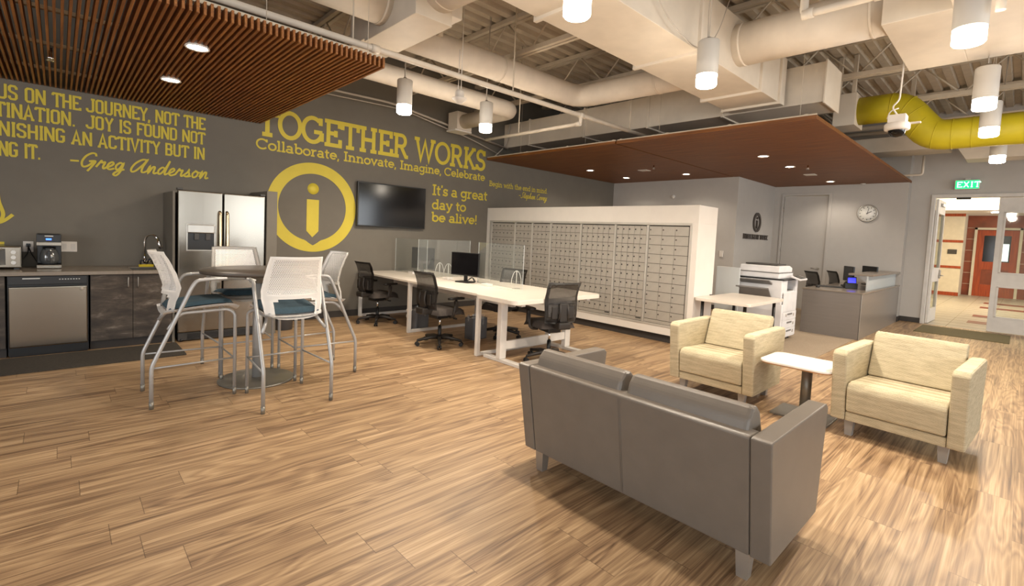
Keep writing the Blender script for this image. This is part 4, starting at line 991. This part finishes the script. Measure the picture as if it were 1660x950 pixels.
def back_pt(u, z):
    """stool back shell: u across (-1..1), z height -> point"""
    prof = [(.755, -.205), (.83, -.196), (.90, -.172), (.95, -.160), (1.05, -.185), (1.14, -.222), (1.24, -.272)]
    for (z0, x0), (z1, x1) in zip(prof, prof[1:]):
        if z <= z1 or z1 == 1.24:
            f = (z-z0)/(z1-z0); f = f*f*(3-2*f)*.5+f*.5; x = x0+(x1-x0)*f; break
    hw = .245-.035*max(0, (z-.95)/.29)
    if z < .88: hw = .245-.02*(.88-z)/.12
    return Vector((x-.022+.085*(u*u), u*hw, z))
def make_stool():
    t = thing('bar_stool', '', 'bar stool', (0, 0, 0), 0, 'white mesh back stools around the pub table')
    us = [-1, -.92, -.82, -.70, -.55, -.35, -.12, .12, .35, .55, .70, .82, .92, 1]
    vs = [.752, .78, .81, .84, .865, .885, .905, .928, .95, .985, 1.02, 1.06, 1.10, 1.14, 1.18, 1.212, 1.225, 1.24]
    def in_mesh(u, z): return abs(u) < .83 and .928 < z < 1.214
    def opening(u, z): return abs(u) < .69 and z < .865
    MB().grid(back_pt, us, vs, lambda u, z: in_mesh(u, z) or opening(u, z) or (abs(u) < .55 and z < .885), .016).build('back_frame', 'shell', t)
    MB().grid(lambda u, z: back_pt(u, z)+Vector((-.006, 0, 0)), lin(-.86, .86, 15), lin(.918, 1.222, 11)).build('mesh_panel', 'shell_mesh', t)
    def seat_pt(u, v, dz=0):
        hw = .225+.02*math.sin(PI*min(1, max(0, v)))
        x = -.205+v*.54; z = .752+.018*math.sin(PI*v*.9)+.034*v-.030*max(0, (v-.8)/.2)**2+.012*u*u
        if v < .1: hw *= .93+.7*v
        if v > .9: hw *= 1-1.0*(v-.9)
        return Vector((x, u*hw, z+dz))
    MB().grid(lambda u, v: seat_pt(u, v, -.012), lin(-1, 1, 13), lin(0, 1, 17), None, .028).grid(lambda u, v: seat_pt(u*1.0, v, -.036*(1-abs(u)**4)), lin(-1, 1, 13), lin(0, 1, 17)).build('seat_shell', 'shell', t)
    def cush(u, v):
        p = seat_pt(u*.90, .06+v*.87); e = min(1, (1-abs(u))*5, (1-abs(2*v-1))*6)
        p.z += .006+.034*math.sqrt(max(0, e)); return p
    MB().grid(cush, lin(-1, 1, 15), lin(0, 1, 17)).build('seat_cushion', 'blue_fabric', t)
    for s in (-1, 1):
        y = s*.272
        l = MB().tube([(-.295, y, .02), (-.295, y, .335), (-.028, s*.275, .962), (.005, s*.27, 1.010), (.10, s*.26, 1.018), (.19, s*.25, 1.020)], .0152, 12, round_=.04).build('rear_leg', 'silver', t)
        MB().cyl((-.295, y, 0), (-.295, y, .062), .0160, .0170, 12).build('foot_glide', 'base_grey', l)
        MB().box((.06, s*.252-.017, 1.016), (.225, s*.252+.017, 1.030), .006, 3).build('armrest', 'shell', t)
        l = MB().tube([(.295, s*.235, .02), (.295, s*.235, .715), (.25, s*.20, .748), (-.10, s*.19, .735), (-.185, s*.255, .62)], .0140, 12, round_=.05).build('front_leg', 'silver', t)
        MB().cyl((.295, s*.235, 0), (.295, s*.235, .062), .0150, .0160, 12).build('foot_glide', 'base_grey', l)
        MB().tube([(-.29, y, .325), (.295, s*.235, .325)], .0075, 8).build('side_rail', 'silver', t)
    MB().tube([(.295, -.235, .318), (.295, .235, .318)], .0075, 8).build('footrest', 'silver', t)
    return t
S0 = make_stool()
for i, (x, y, rz, lab) in enumerate(((.815, 4.875, 0, 'white mesh back stool left of the pub table, seen from its side'),
        (1.36, 5.525, -PI/2, 'white mesh back stool behind the pub table, in front of the refrigerator'),
        (1.435, 4.31, PI/2, 'white mesh back stool nearest the camera with its back turned'),
        (1.945, 4.96, PI, 'white mesh back stool right of the pub table'))):
    place(S0 if i == 0 else copy_tree(S0), (x, y, 0), rz, lab)

# ================================================================ bench desk and chairs
DZ = .77
t = thing('bench_desk', 'long white bench desk standing between the grey wall and the mailboxes', 'desk', (4.37, 6.1, 0))
for y0, y1 in ((-1.62, -.003), (.003, 1.62)):
    for x0, x1 in ((-.67, -.012), (.012, .67)): MB().box((x0, y0, DZ-.03), (x1, y1, DZ), .004).build('tabletop', 'desk_top', t)
for y in (1.58, 0, -1.59):
    mb = MB(); mb.box((-.66, y-.025, .0), (-.61, y+.025, DZ-.032), .004).box((.61, y-.025, 0), (.66, y+.025, DZ-.032), .004).box((-.61, y-.025, 0), (.61, y+.025, .04), .004).box((-.61, y-.025, DZ-.08), (.61, y+.025, DZ-.032), .004)
    mb.build('loop_leg', 'desk_white', t)
MB().box((-.03, -1.55, .55), (.03, 1.55, .70), .004).build('cable_tray', 'desk_white', t)
for y in (-1.05, -.1, .9): MB().box((-.05, y, DZ), (.05, y+.14, DZ+.035), .004).build('power_box', 'desk_white', t)
t = thing('end_table', 'white rounded table with two column legs at the near end of the bench desk', 'table', (4.37, 4.08, 0))
MB().prism(rrect(-.78, -.36, .78, .36, .09), .735, .785, 'z', .006).build('tabletop', 'desk_top', t)
for x in (-.57, .60):
    MB().box((x-.05, .03, .04), (x+.05, .10, .735), .006).build('column_leg', 'desk_white', t)
    MB().box((x-.04, -.33, 0), (x+.04, .34, .038), .006).build('foot', 'desk_white', t)
    MB().box((x-.03, -.28, .70), (x+.03, .3, .735), .004).build('top_support', 'desk_white', t)
MB().box((-.52, .045, .14), (.55, .085, .24), .006).build('cross_bar', 'desk_white', t)

def make_chair():
    t = thing('office_chair', '', 'office chair', (0, 0, 0), 0, 'dark mesh office chairs')
    def bp(u, z):
        prof = [(.50, -.215), (.58, -.235), (.68, -.228), (.80, -.225), (.92, -.262), (.985, -.30)]
        for (z0, x0), (z1, x1) in zip(prof, prof[1:]):
            if z <= z1 or z1 == .985: x = x0+(x1-x0)*(z-z0)/(z1-z0); break
        hw = .225-.012*abs((z-.74)/.24) if z < .9 else .222
        if z < .56: hw = .20+.02*(z-.5)/.06
        return Vector((x-.05+.05*u*u, u*hw, z))
    us = [-1, -.82, -.6, -.2, .2, .6, .82, 1]; vs = [.50, .53, .56, .60, .66, .72, .74, .80, .86, .92, .955, .985]
    MB().grid(bp, us, vs, lambda u, z: abs(u) < .82 and .56 < z < .955 and not .72 < z < .74, .022).build('back_frame', 'chair_plastic', t)
    MB().grid(bp, lin(-.93, .93, 9), lin(.545, .962, 12)).build('back_mesh', 'chair_mesh', t)
    mb = MB()
    for s in (-1, 1): mb.tube([(-.275, s*.06, .53), (-.31, s*.055, .62), (-.285, s*.05, .735)], .014, 8, round_=.05)
    mb.box((-.30, -.05, .52), (-.255, .05, .74), .012).box((-.285, -.15, .56), (-.270, -.07, .70), .006).box((-.285, .07, .56), (-.270, .15, .70), .006); mb.build('lumbar_spine', 'chair_plastic', t)
    MB().box((-.34, -.08, .44), (-.12, .08, .52), .02, 3).build('back_bracket', 'chair_plastic', t)
    def seat(u, v):
        hw = .245*(1-.10*abs(2*v-1)**3); e = max(0, min(1, (1-abs(u))*5, (1-abs(2*v-1))*6))
        return Vector((-.21+v*.47, u*hw, .43+.075*math.sqrt(e)-.03*max(0, (v-.75)*4)**2))
    mb = MB(); mb.grid(seat, lin(-1, 1, 17), lin(0, 1, 17)).grid(lambda u, v: Vector((-.21+v*.47, u*.245*(1-.10*abs(2*v-1)**3), .43-.03*max(0, (v-.75)*4)**2)), lin(-1, 1, 9), lin(0, 1, 17))
    mb.build('seat', 'chair_fabric', t)
    MB().box((-.12, -.09, .36), (.12, .09, .42), .015).build('tilt_mechanism', 'black', t)
    MB().tube([(.02, -.08, .395), (.04, -.24, .385)], .006, 8).box((.025, -.29, .375), (.055, -.235, .395), .006).build('lever', 'black', t)
    for s in (-1, 1):
        a = MB().tube([(.0, s*.17, .40), (.0, s*.275, .41), (.03, s*.285, .635)], .017, 10, round_=.05).box((.008, s*.285-.022, .48), (.052, s*.285+.022, .62), .008).build('arm_post', 'chair_plastic', t)
        MB().prism(rrect(-.09, s*.28-.042, .16, s*.28+.042, .035), .635, .663, 'z', .009).build('arm_pad', 'black', a)
    MB().cyl((0, 0, .23), (0, 0, .38), .014).build('gas_lift', 'chrome', t)
    MB().cyl((0, 0, .06), (0, 0, .25), .026, .024).build('lift_sleeve', 'black', t)
    for k in range(5):
        a = 2*PI*k/5+.3; c, s = math.cos(a), math.sin(a)
        leg = MB().tube([(0, 0, .10), (.12*c, .12*s, .105), (.30*c, .30*s, .075)], [.030, .026, .017], 8).build('base_leg', 'chair_plastic', t)
        w = MB(); p = Vector((.30*c, .30*s, .028)); q = Vector((-s, c, 0))
        w.cyl(p-q*.026, p-q*.006, .027).cyl(p+q*.006, p+q*.026, .027).cyl(p+Vector((0, 0, .0)), p+Vector((0, 0, .05)), .009)
        w.build('caster', 'black', leg)
    return t
C0 = make_chair()
for i, (x, y, rz, lab) in enumerate(((3.70, 7.0, .10, 'dark mesh office chair at the desk end closest to the grey wall'),
        (3.68, 5.24, .05, 'dark mesh office chair in the middle of the desk, nearest the pub table'),
        (4.32, 3.86, 1.28, 'dark mesh office chair at the rounded end table, behind the sofa'),
        (4.78, 5.22, PI+.25, 'dark mesh office chair on the far desk side, its back toward the mailboxes'),
        (11.42, 2.76, -.75, 'dark office chair at the left end of the reception desk'),
        (12.40, 2.60, -.9, 'dark office chair behind the reception monitors'))):
    o = place(C0 if i == 0 else copy_tree(C0), (x, y, 0), rz, lab)
    if i > 3: o.scale = (1, 1, 1.06)

# things on the bench desk
def acrylic(name, label, loc, rz, w, h):
    t = thing(name, label, 'screen panel', loc, rz)
    MB().box((-w/2, -.003, .004), (w/2, .003, h), .001).build('panel', 'acrylic', t)
    MB().box((-w/2-.004, -.0045, .004), (-w/2, .0045, h)).box((w/2, -.0045, .004), (w/2+.004, .0045, h)).build('edge', 'edge', t)
    for s in (-1, 1): MB().box((s*(w/2-.12)-.03, -.05, 0), (s*(w/2-.12)+.03, .05, .012), .003).build('foot', 'acrylic', t)
    return t
acrylic('acrylic_screen', 'clear acrylic screen across the middle of the bench desk', (4.52, 6.36, DZ), 0, 1.0, .60)
acrylic('acrylic_screen', 'clear acrylic screen along the desk centre near the grey wall', (4.37, 7.15, DZ), PI/2, 1.0, .58)
acrylic('acrylic_screen', 'clear acrylic screen along the desk centre near the mailboxes', (4.53, 5.05, DZ), PI/2, .95, .60)
def monitor(label, loc, rz, w=.50, h=.30, lift=.10):
    t = thing('monitor', label, 'monitor', loc, rz)
    MB().box((-.012, -w/2, lift), (.018, w/2, lift+h), .006).build('case', 'black', t)
    MB().box((-.0135, -w/2+.014, lift+.018), (-.0118, w/2-.014, lift+h-.012)).build('screen', 'screen', t)
    MB().box((.016, -.03, .02), (.036, .03, lift+.12), .006).build('stand_post', 'black', t)
    MB().prism(rrect(-.09, -.13, .11, .13, .04), 0, .016, 'z', .004).build('stand_base', 'black', t)
    return t
monitor('black monitor standing upright at the centre of the bench desk', (4.36, 5.62, DZ), .28, .50, .34)
monitor('black monitor seen through the acrylic screen at the wall end of the desk', (4.60, 7.12, DZ), PI+.55, .42, .36, .08)
tag(MB().tube([(4.40, 5.60, .80), (4.42, 5.52, .86), (4.41, 5.45, .79)], .006, 6, round_=.03).tube([(4.41, 5.62, .79), (4.46, 5.56, .85), (4.46, 5.48, .785), (4.38, 5.46, .785)], .006, 6, round_=.03).build('cable', 'black_cable'), 'black cable coil behind the upright desk monitor', 'cable')
def arch(label, x, y, rz):
    t = thing('wire_stand', label, 'wire stand', (x, y, DZ), rz, 'white wire arch stands on the desk')
    P = [(-.075, 0, 0), (-.068, 0, .09), (-.045, 0, .17), (-.018, 0, .205), (0, 0, .21), (.018, 0, .205), (.045, 0, .17), (.068, 0, .09), (.075, 0, 0)]
    MB().tube(P, .004, 8).build('arch_wire', 'white_wire', t)
    MB().tube([(q[1], q[0]*.5, q[2]) for q in P], .004, 8).build('cross_wire', 'white_wire', t)
for x, y, lab in ((4.66, 6.70, 'white wire arch stand left of the upright monitor, rear one'), (4.68, 6.48, 'white wire arch stand left of the upright monitor, front one'), (4.88, 5.06, 'white wire arch stand alone at the near end of the desk')):
    arch(lab, x, y, -.75)
# bins under the desk
def bin_(label, x, y, rz):
    t = thing('waste_bin', label, 'waste bin', (x, y, 0), rz)
    mb = MB(); mb.prism(rrect(-.14, -.10, .14, .10, .03), 0, .30, 'z', .004); mb.build('bin', 'bin', t)
    def lp(u, v):
        a = u*2*PI; r = 1+.06*math.sin(9*a)+.05*math.sin(5*a+1)
        return Vector(((.15-.02*v)*r*math.cos(a), (.11-.015*v)*r*math.sin(a), .32-v*.13+.015*math.sin(7*a)))
    MB().grid(lp, lin(0, 1, 49), lin(0, 1, 5)).build('bag', 'clear_bag', t)
    return t
t = bin_('grey waste bin with a clear bag under the desk behind the middle leg', 4.02, 6.30, .2)
MB().sphere((-.17, .02, .30), .045, 12, (1.2, .8, .7)).sphere((-.205, .0, .22), .03, 12, (1.2, .8, 1.6)).build('bag_knot', 'bag', t)
bin_('grey waste bin with a white bag under the near half of the desk', 4.35, 5.30, .1)
# ================================================================ mailbox wall
MX = 6.55; MZ0, MZ1 = .27, 1.745
t = thing('mailbox_surround', 'tall white surround that houses the grey mailboxes', 'mailbox surround', (MX, 5.46, 0)); cy = 5.46
y0, y1 = 3.16, WY-.004
MB().box((0, y0-cy, 1.785), (.59, y1-cy, 2.04), .003).box((0, y0-cy, .12), (.59, y1-cy, .235), .003).box((0, y0-cy, .235), (.59, 3.245-cy, 1.785), .003).box((0, 7.66-cy, .235), (.59, y1-cy, 1.785), .003).box((.30, 3.245-cy, .235), (.59, 7.66-cy, 1.785)).build('casing', 'white_paint', t)
MB().box((.06, y0+.05-cy, 0), (.55, y1-cy, .12)).build('toe_kick', 'base_dark', t)
mb = MB(); F0, F1 = 3.245-cy, 7.66-cy
for lo, hi in (((-.008, F0, 1.748), (.03, F1, 1.785)), ((-.008, F0, .235), (.03, F1, .268)), ((-.008, F0, .268), (.03, F0+.035, 1.748)), ((-.008, F1-.035, .268), (.03, F1, 1.748))): mb.box(lo, hi, .003)
mb.build('trim_frame', 'mail_frame', t)
dv = [7.612, 6.904, 6.431, 5.958, 5.258, 4.554, 3.967, 3.285]
cols = [6, 4, 4, 6, 6, 5, 3]
names = ['bank of grey mailboxes six doors wide, closest to the grey wall', 'bank of grey mailboxes four doors wide, second from the grey wall', 'bank of grey mailboxes four doors wide, third from the grey wall',
         'bank of grey mailboxes six doors wide, in the middle of the partition', 'bank of grey mailboxes six doors wide, with a small label strip', 'bank of grey mailboxes five doors wide, beside the big parcel doors', 'bank of large grey parcel doors three wide, at the partition end']
lockm = MB().cyl((-.0035, 0, 0), (.002, 0, 0), .0085, seg=10); lk0 = None
for u, nc in enumerate(cols):
    ya, yb = dv[u], dv[u+1]; w = (ya-yb)
    t = thing('mailbox_unit', names[u], 'mailboxes', (MX, (ya+yb)/2, MZ0), 0, None); c = (ya+yb)/2
    MB().box((.012, yb-c+.004, 0), (.295, ya-c-.004, MZ1-MZ0)).build('cabinet', 'mail_gap', t)
    side = .018; post = MB().box((-.022, ya-c-.036, -.002), (.02, ya-c-.020, MZ1-MZ0), .004).box((-.018, ya-c-.017, -.002), (.02, ya-c-.002, MZ1-MZ0), .004)
    if u == 0 or u > 0: post.build('post', 'mail_frame', t)
    rows = 10; base = .055; dw = (w-.046)/nc; dh = (MZ1-MZ0-base-.012)/rows
    proto = None
    for r in range(rows):
        for q in range(nc):
            y = (ya-c-.040)-(q+.5)*dw; z = base+(r+.5)*dh
            if proto is None:
                proto = MB().box((-.004, -dw/2+.002, -dh/2+.0030), (.012, dw/2-.002, dh/2-.0030), .0015, 1).build('mailbox_door', 'mailbox', t, (0, y, z))
                lk = MB().cyl((-.0075, 0, 0), (-.003, 0, 0), .0115, seg=10).build('lock', 'black' if nc > 3 else 'sign_dark', proto, (0, dw/2-.022, dh*.10))
            else:
                d = copy_tree(proto, t); d.location = (0, y, z)
    MB().box((-.003, yb-c+.012, .004), (.012, ya-c-.022, base-.004), .002).build('base_panel', 'mailbox', t)
    if u in (4, 5): MB().box((-.006, yb-c+.02, .030), (-.002, yb-c+.11, .048), .001).build('label_strip', 'dark_grey', t)

# ================================================================ lounge
# sofa: back toward the camera, facing +x
t = thing('sofa', 'grey vinyl two seat sofa with its back to the camera', 'sofa', (2.12, 1.395, 0)); hw = .75
back = [(.005, .685), (.10, .125), (.22, .125), (.155, .66), (.12, .69), (.02, .695)]
bp_ = MB().prism(back, -hw+.091, hw-.091, 'y', .010, 3).build('back_panel', 'vinyl', t)
for y in (-.0045, .0045): MB().tube([(.0045, y, .672), (.0965, y, .14)], .0009, 6).build('back_seam', 'vinyl', bp_)
arm = [(.0, .69), (.10, .125), (.76, .125), (.83, .67), (.80, .695), (.02, .695)]
for a, b in ((-hw, -hw+.088), (hw-.088, hw)): MB().prism(arm, a, b, 'y', .008, 3).build('arm', 'vinyl', t)
MB().box((.16, -hw+.09, .13), (.74, hw-.09, .27), .012).build('seat_base', 'vinyl', t)
for a, b in ((-hw+.092, -.003), (.003, hw-.092)):
    MB().box((.20, a, .27), (.79, b, .43), .035, 4).build('seat_cushion', 'vinyl', t)
    MB().prism([(.055, .655), (.085, .745), (.12, .785), (.17, .785), (.21, .75), (.33, .43), (.20, .43), (.16, .66)], a+.03, b, 'y', .022, 3).build('back_cushion', 'vinyl', t)
def leg(t, x, y, h, m, sx=1, sy=1):
    bm_ = MB(); a, b = .032, .024
    v = [bm_.bm.verts.new((x+p*a, y+q*a, h)) for p, q in ((-1, -1), (1, -1), (1, 1), (-1, 1))] + [bm_.bm.verts.new((x+p*b, y+q*b, 0)) for p, q in ((-1, -1), (1, -1), (1, 1), (-1, 1))]
    for f in ((3, 2, 1, 0), (4, 5, 6, 7), (0, 1, 5, 4), (1, 2, 6, 5), (2, 3, 7, 6), (3, 0, 4, 7)): bm_.bm.faces.new([v[i] for i in f])
    bm_.build('leg', m, t)
for x in (.14, .70):
    for y in (-.63, .63): leg(t, x, y, .128, 'alu')
def make_armchair():
    t = thing('armchair', '', 'armchair', (0, 0, 0), 0, 'cream woven armchairs'); hw = .41
    arm = [(.40, .70), (.435, .67), (.37, .13), (-.33, .13), (-.40, .66), (-.37, .70)]
    for a, b in ((-hw, -hw+.10), (hw-.10, hw)): MB().prism(arm, a, b, 'y', .018, 3).build('arm', 'cream', t)
    w = hw-.102
    MB().prism([(-.40, .64), (-.33, .13), (-.22, .13), (-.27, .64), (-.30, .68), (-.37, .68)], -w, w, 'y', .016, 3).build('back_frame', 'cream', t)
    MB().box((-.26, -w, .13), (.365, w, .205), .012).build('base_rail', 'cream', t)
    MB().prism([(.385, .21), (.405, .40), (.385, .435), (.33, .45), (-.16, .425), (-.26, .42), (-.26, .21)], -w+.004, w-.004, 'y', .022, 4).build('seat_cushion', 'cream', t)
    MB().prism([(-.14, .43), (-.265, .765), (-.295, .795), (-.345, .80), (-.385, .775), (-.275, .43)], -w+.006, w-.006, 'y', .022, 4).build('back_cushion', 'cream', t)
    for x in (-.27, .29):
        for y in (-.29, .29): leg(t, x, y, .132, 'taupe_leg')
    return t
A0 = make_armchair()
place(A0, (4.94, 1.995, 0), PI+.0, 'cream woven armchair left of the small white side table')
place(copy_tree(A0), (4.965, .565, 0), PI-.06, 'cream woven armchair right of the small white side table')
t = thing('side_table', 'small white rounded side table between the cream armchairs', 'side table', (4.79, 1.275, 0))
MB().prism(rrect(-.26, -.28, .25, .28, .09, 8), .485, .503, 'z', .004).build('tabletop', 'white_top', t)
MB().prism(rrect(-.252, -.272, .242, .272, .085, 8), .474, .485, 'z', .002).build('edge_band', 'ply', t)
MB().cyl((.07, -.03, .02), (.07, -.03, .475), .042, seg=24).build('column', 'base_grey', t)
MB().prism(rrect(-.11, -.25, .27, .20, .01), 0, .016, 'z', .003).build('base_plate', 'base_grey', t)

# ================================================================ copier corner
t = thing('work_table', 'pale table beside the mailbox partition with black legs', 'table', (7.20, 2.79, 0))
MB().prism(rrect(-.66, -.40, .66, .36, .05), .70, .74, 'z', .004).build('tabletop', 'desk_top', t)
for x in (-.55, .55):
    for y in (-.30, .28): MB().cyl((x, y, 0), (x, y, .70), .022, seg=14).build('leg', 'black', t)
tag(MB().box((7.05, 3.14, .742), (7.12, 3.17, .75), .003).build('cable_grommet', 'black'), 'small black grommet on the pale work table', 'grommet')
t = thing('screen_panel', 'pale frosted privacy panel behind the work table', 'privacy panel', (8.05, 3.33, 0))
MB().box((-.012, -.20, .05), (.012, .18, 1.14), .004).build('panel', 'frost_panel', t)
MB().box((-.15, -.28, 0), (.15, -.24, .05), .004).box((-.15, .24, 0), (.15, .28, .05), .004).build('foot', 'black', t)

t = thing('copier', 'large white office copier standing beside the pale work table', 'copier', (8.62, 2.90, 0), 0)
# front faces -y; feed side faces -x
MB().box((-.36, -.36, .05), (.34, .36, .60), .012).build('paper_cabinet', 'copier', t)
for i, (z0, z1) in enumerate(((.07, .20), (.205, .335), (.34, .47))):
    d = MB().box((-.33, -.375, z0), (.31, -.355, z1), .005).build('drawer', 'copier', t)
    MB().box((-.12, -.382, z1-.05), (.10, -.372, z1-.025), .003).build('handle', 'copier_grey', d)
MB().box((-.32, -.372, .475), (.30, -.355, .79), .006).build('front_door', 'copier', t)
MB().box((-.36, -.34, .60), (-.10, .36, .98), .012).box((-.10, .0, .60), (.34, .36, .98), .01).box((.24, -.36, .60), (.34, .02, .98), .01).box((-.10, -.345, .60), (.24, .0, .80), .006).build('upper_body', 'copier', t)
MB().box((-.10, -.33, .80), (.24, .01, .815), .003).build('output_tray', 'copier_grey', t)
MB().box((-.37, -.37, .98), (.35, .37, 1.0), .004).build('grey_band', 'black', t)
MB().box((-.34, -.28, 1.0), (.33, .36, 1.085), .014).build('scanner_bed', 'copier', t)
MB().box((-.345, -.285, 1.085), (.335, .365, 1.095)).build('scanner_seam', 'copier_grey', t)
MB().prism([(-.32, 1.095), (-.30, 1.195), (.18, 1.20), (.31, 1.165), (.31, 1.095)], -.27, .34, 'y', .012).build('document_feeder', 'copier', t)
MB().prism([(-.20, 1.20), (.20, 1.20), (.24, 1.225), (-.18, 1.225)], -.20, .30, 'y', .005).build('feeder_tray', 'dark_grey', t)
MB().box((-.02, -.50, 1.0), (.33, -.35, 1.03), .008, rot=('X', .3)).build('control_panel', 'copier', t)
MB().box((0, -.495, 1.036), (.24, -.37, 1.040), .002, rot=('X', .3), piv=(.155, -.425, 1.015)).build('touch_screen', 'screen', t)
MB().prism([(-.37, .93), (-.52, .98), (-.53, .965), (-.37, .90)], -.20, .28, 'y', .004).build('upper_side_tray', 'copier_grey', t)
MB().prism([(-.37, .66), (-.58, .86), (-.59, .84), (-.37, .62)], -.22, .28, 'y', .004).build('bypass_tray', 'copier_grey', t)
for x in (-.28, .26):
    for y in (-.28, .28): MB().cyl((x, y, 0), (x, y, .055), .025, seg=12).build('caster', 'black', t)
mb = MB()
for i, (z0) in enumerate((.12, .25, .39)): mb.box((.16, -.379, z0), (.20, -.374, z0+.045))
mb.box((-.20, -.379, .40), (-.16, -.374, .44)); mb.build('drawer_marks', 'faint', t)

# ================================================================ reception desk
t = thing('reception_desk', 'grey laminate reception desk with a raised transaction ledge', 'reception desk', (9.76, 1.80, 0))
MB().box((0, 0, 0), (.04, .88, .775), .003).build('side_panel', 'laminate_grey', t)
MB().box((.04, 0, 0), (3.50, .04, .775), .003).build('front_panel', 'laminate_grey', t)
MB().box((-.01, -.01, .775), (3.52, .89, .80), .003).build('worktop', 'counter', t)
MB().box((0, -.004, 0), (.012, 0.012, .775), .002).build('corner_trim', 'alu', t)
MB().box((.70, .06, .80), (3.40, .085, 1.055), .002).build('ledge_panel', 'frost', t)
MB().box((.70, .0, 1.055), (3.50, .36, 1.09), .004).build('ledge_top', 'counter', t)
for x in (1.0, 2.7): MB().prism([(.09, 1.05), (.30, 1.05), (.09, .88)], x, x+.02, 'x').build('ledge_bracket', 'alu', t)
def rmon(label, loc, rz): return monitor(label, loc, rz, .46, .29, .10)
rmon('black monitor on the reception desk beside the blue lit phone', (11.35, 2.34, .80), -PI/2+.55)
rmon('black monitor behind the raised ledge of the reception desk', (12.45, 2.20, .80), -PI/2+.75)
t = thing('desk_phone', 'black desk phone with a lit blue display on the reception desk', 'phone', (10.72, 2.18, .80), .5)
MB().prism([(-.10, 0), (.10, 0), (.10, .02), (-.06, .10), (-.10, .10)], -.10, .10, 'y', .006).build('body', 'black', t)
MB().box((-.112, -.07, .09), (-.095, .08, .22), .005, rot=('Y', .2)).build('display_hood', 'black', t)
MB().box((-.117, -.055, .11), (-.110, .065, .20), .001, rot=('Y', .2)).build('display', 'blue_screen', t)
MB().tube([(-.06, .06, .10), (-.02, .065, .12), (.07, .065, .06)], .017, 8, round_=.03).build('handset', 'black', t)
t = thing('keyboard', 'black keyboard lying on the reception desk', 'keyboard', (10.55, 2.46, .80), .35)
MB().box((-.075, -.21, 0), (.075, .21, .018), .004).build('case', 'black', t)
mb = MB()
for i in range(5):
    for j in range(14): mb.box((-.062+i*.026, -.19+j*.0275, .018), (-.040+i*.026, -.167+j*.0275, .023), .002, 1)
mb.build('keys', 'dark_grey', t)
t = thing('mouse', 'black mouse at the left end of the reception desk', 'mouse', (10.18, 2.56, .80), .3)
MB().sphere((0, 0, .006), .034, 14, (1.6, 1, .75)).build('body', 'black', t)
MB().box((.02, -.004, .022), (.04, .004, .033), .003).build('wheel', 'dark_grey', t)
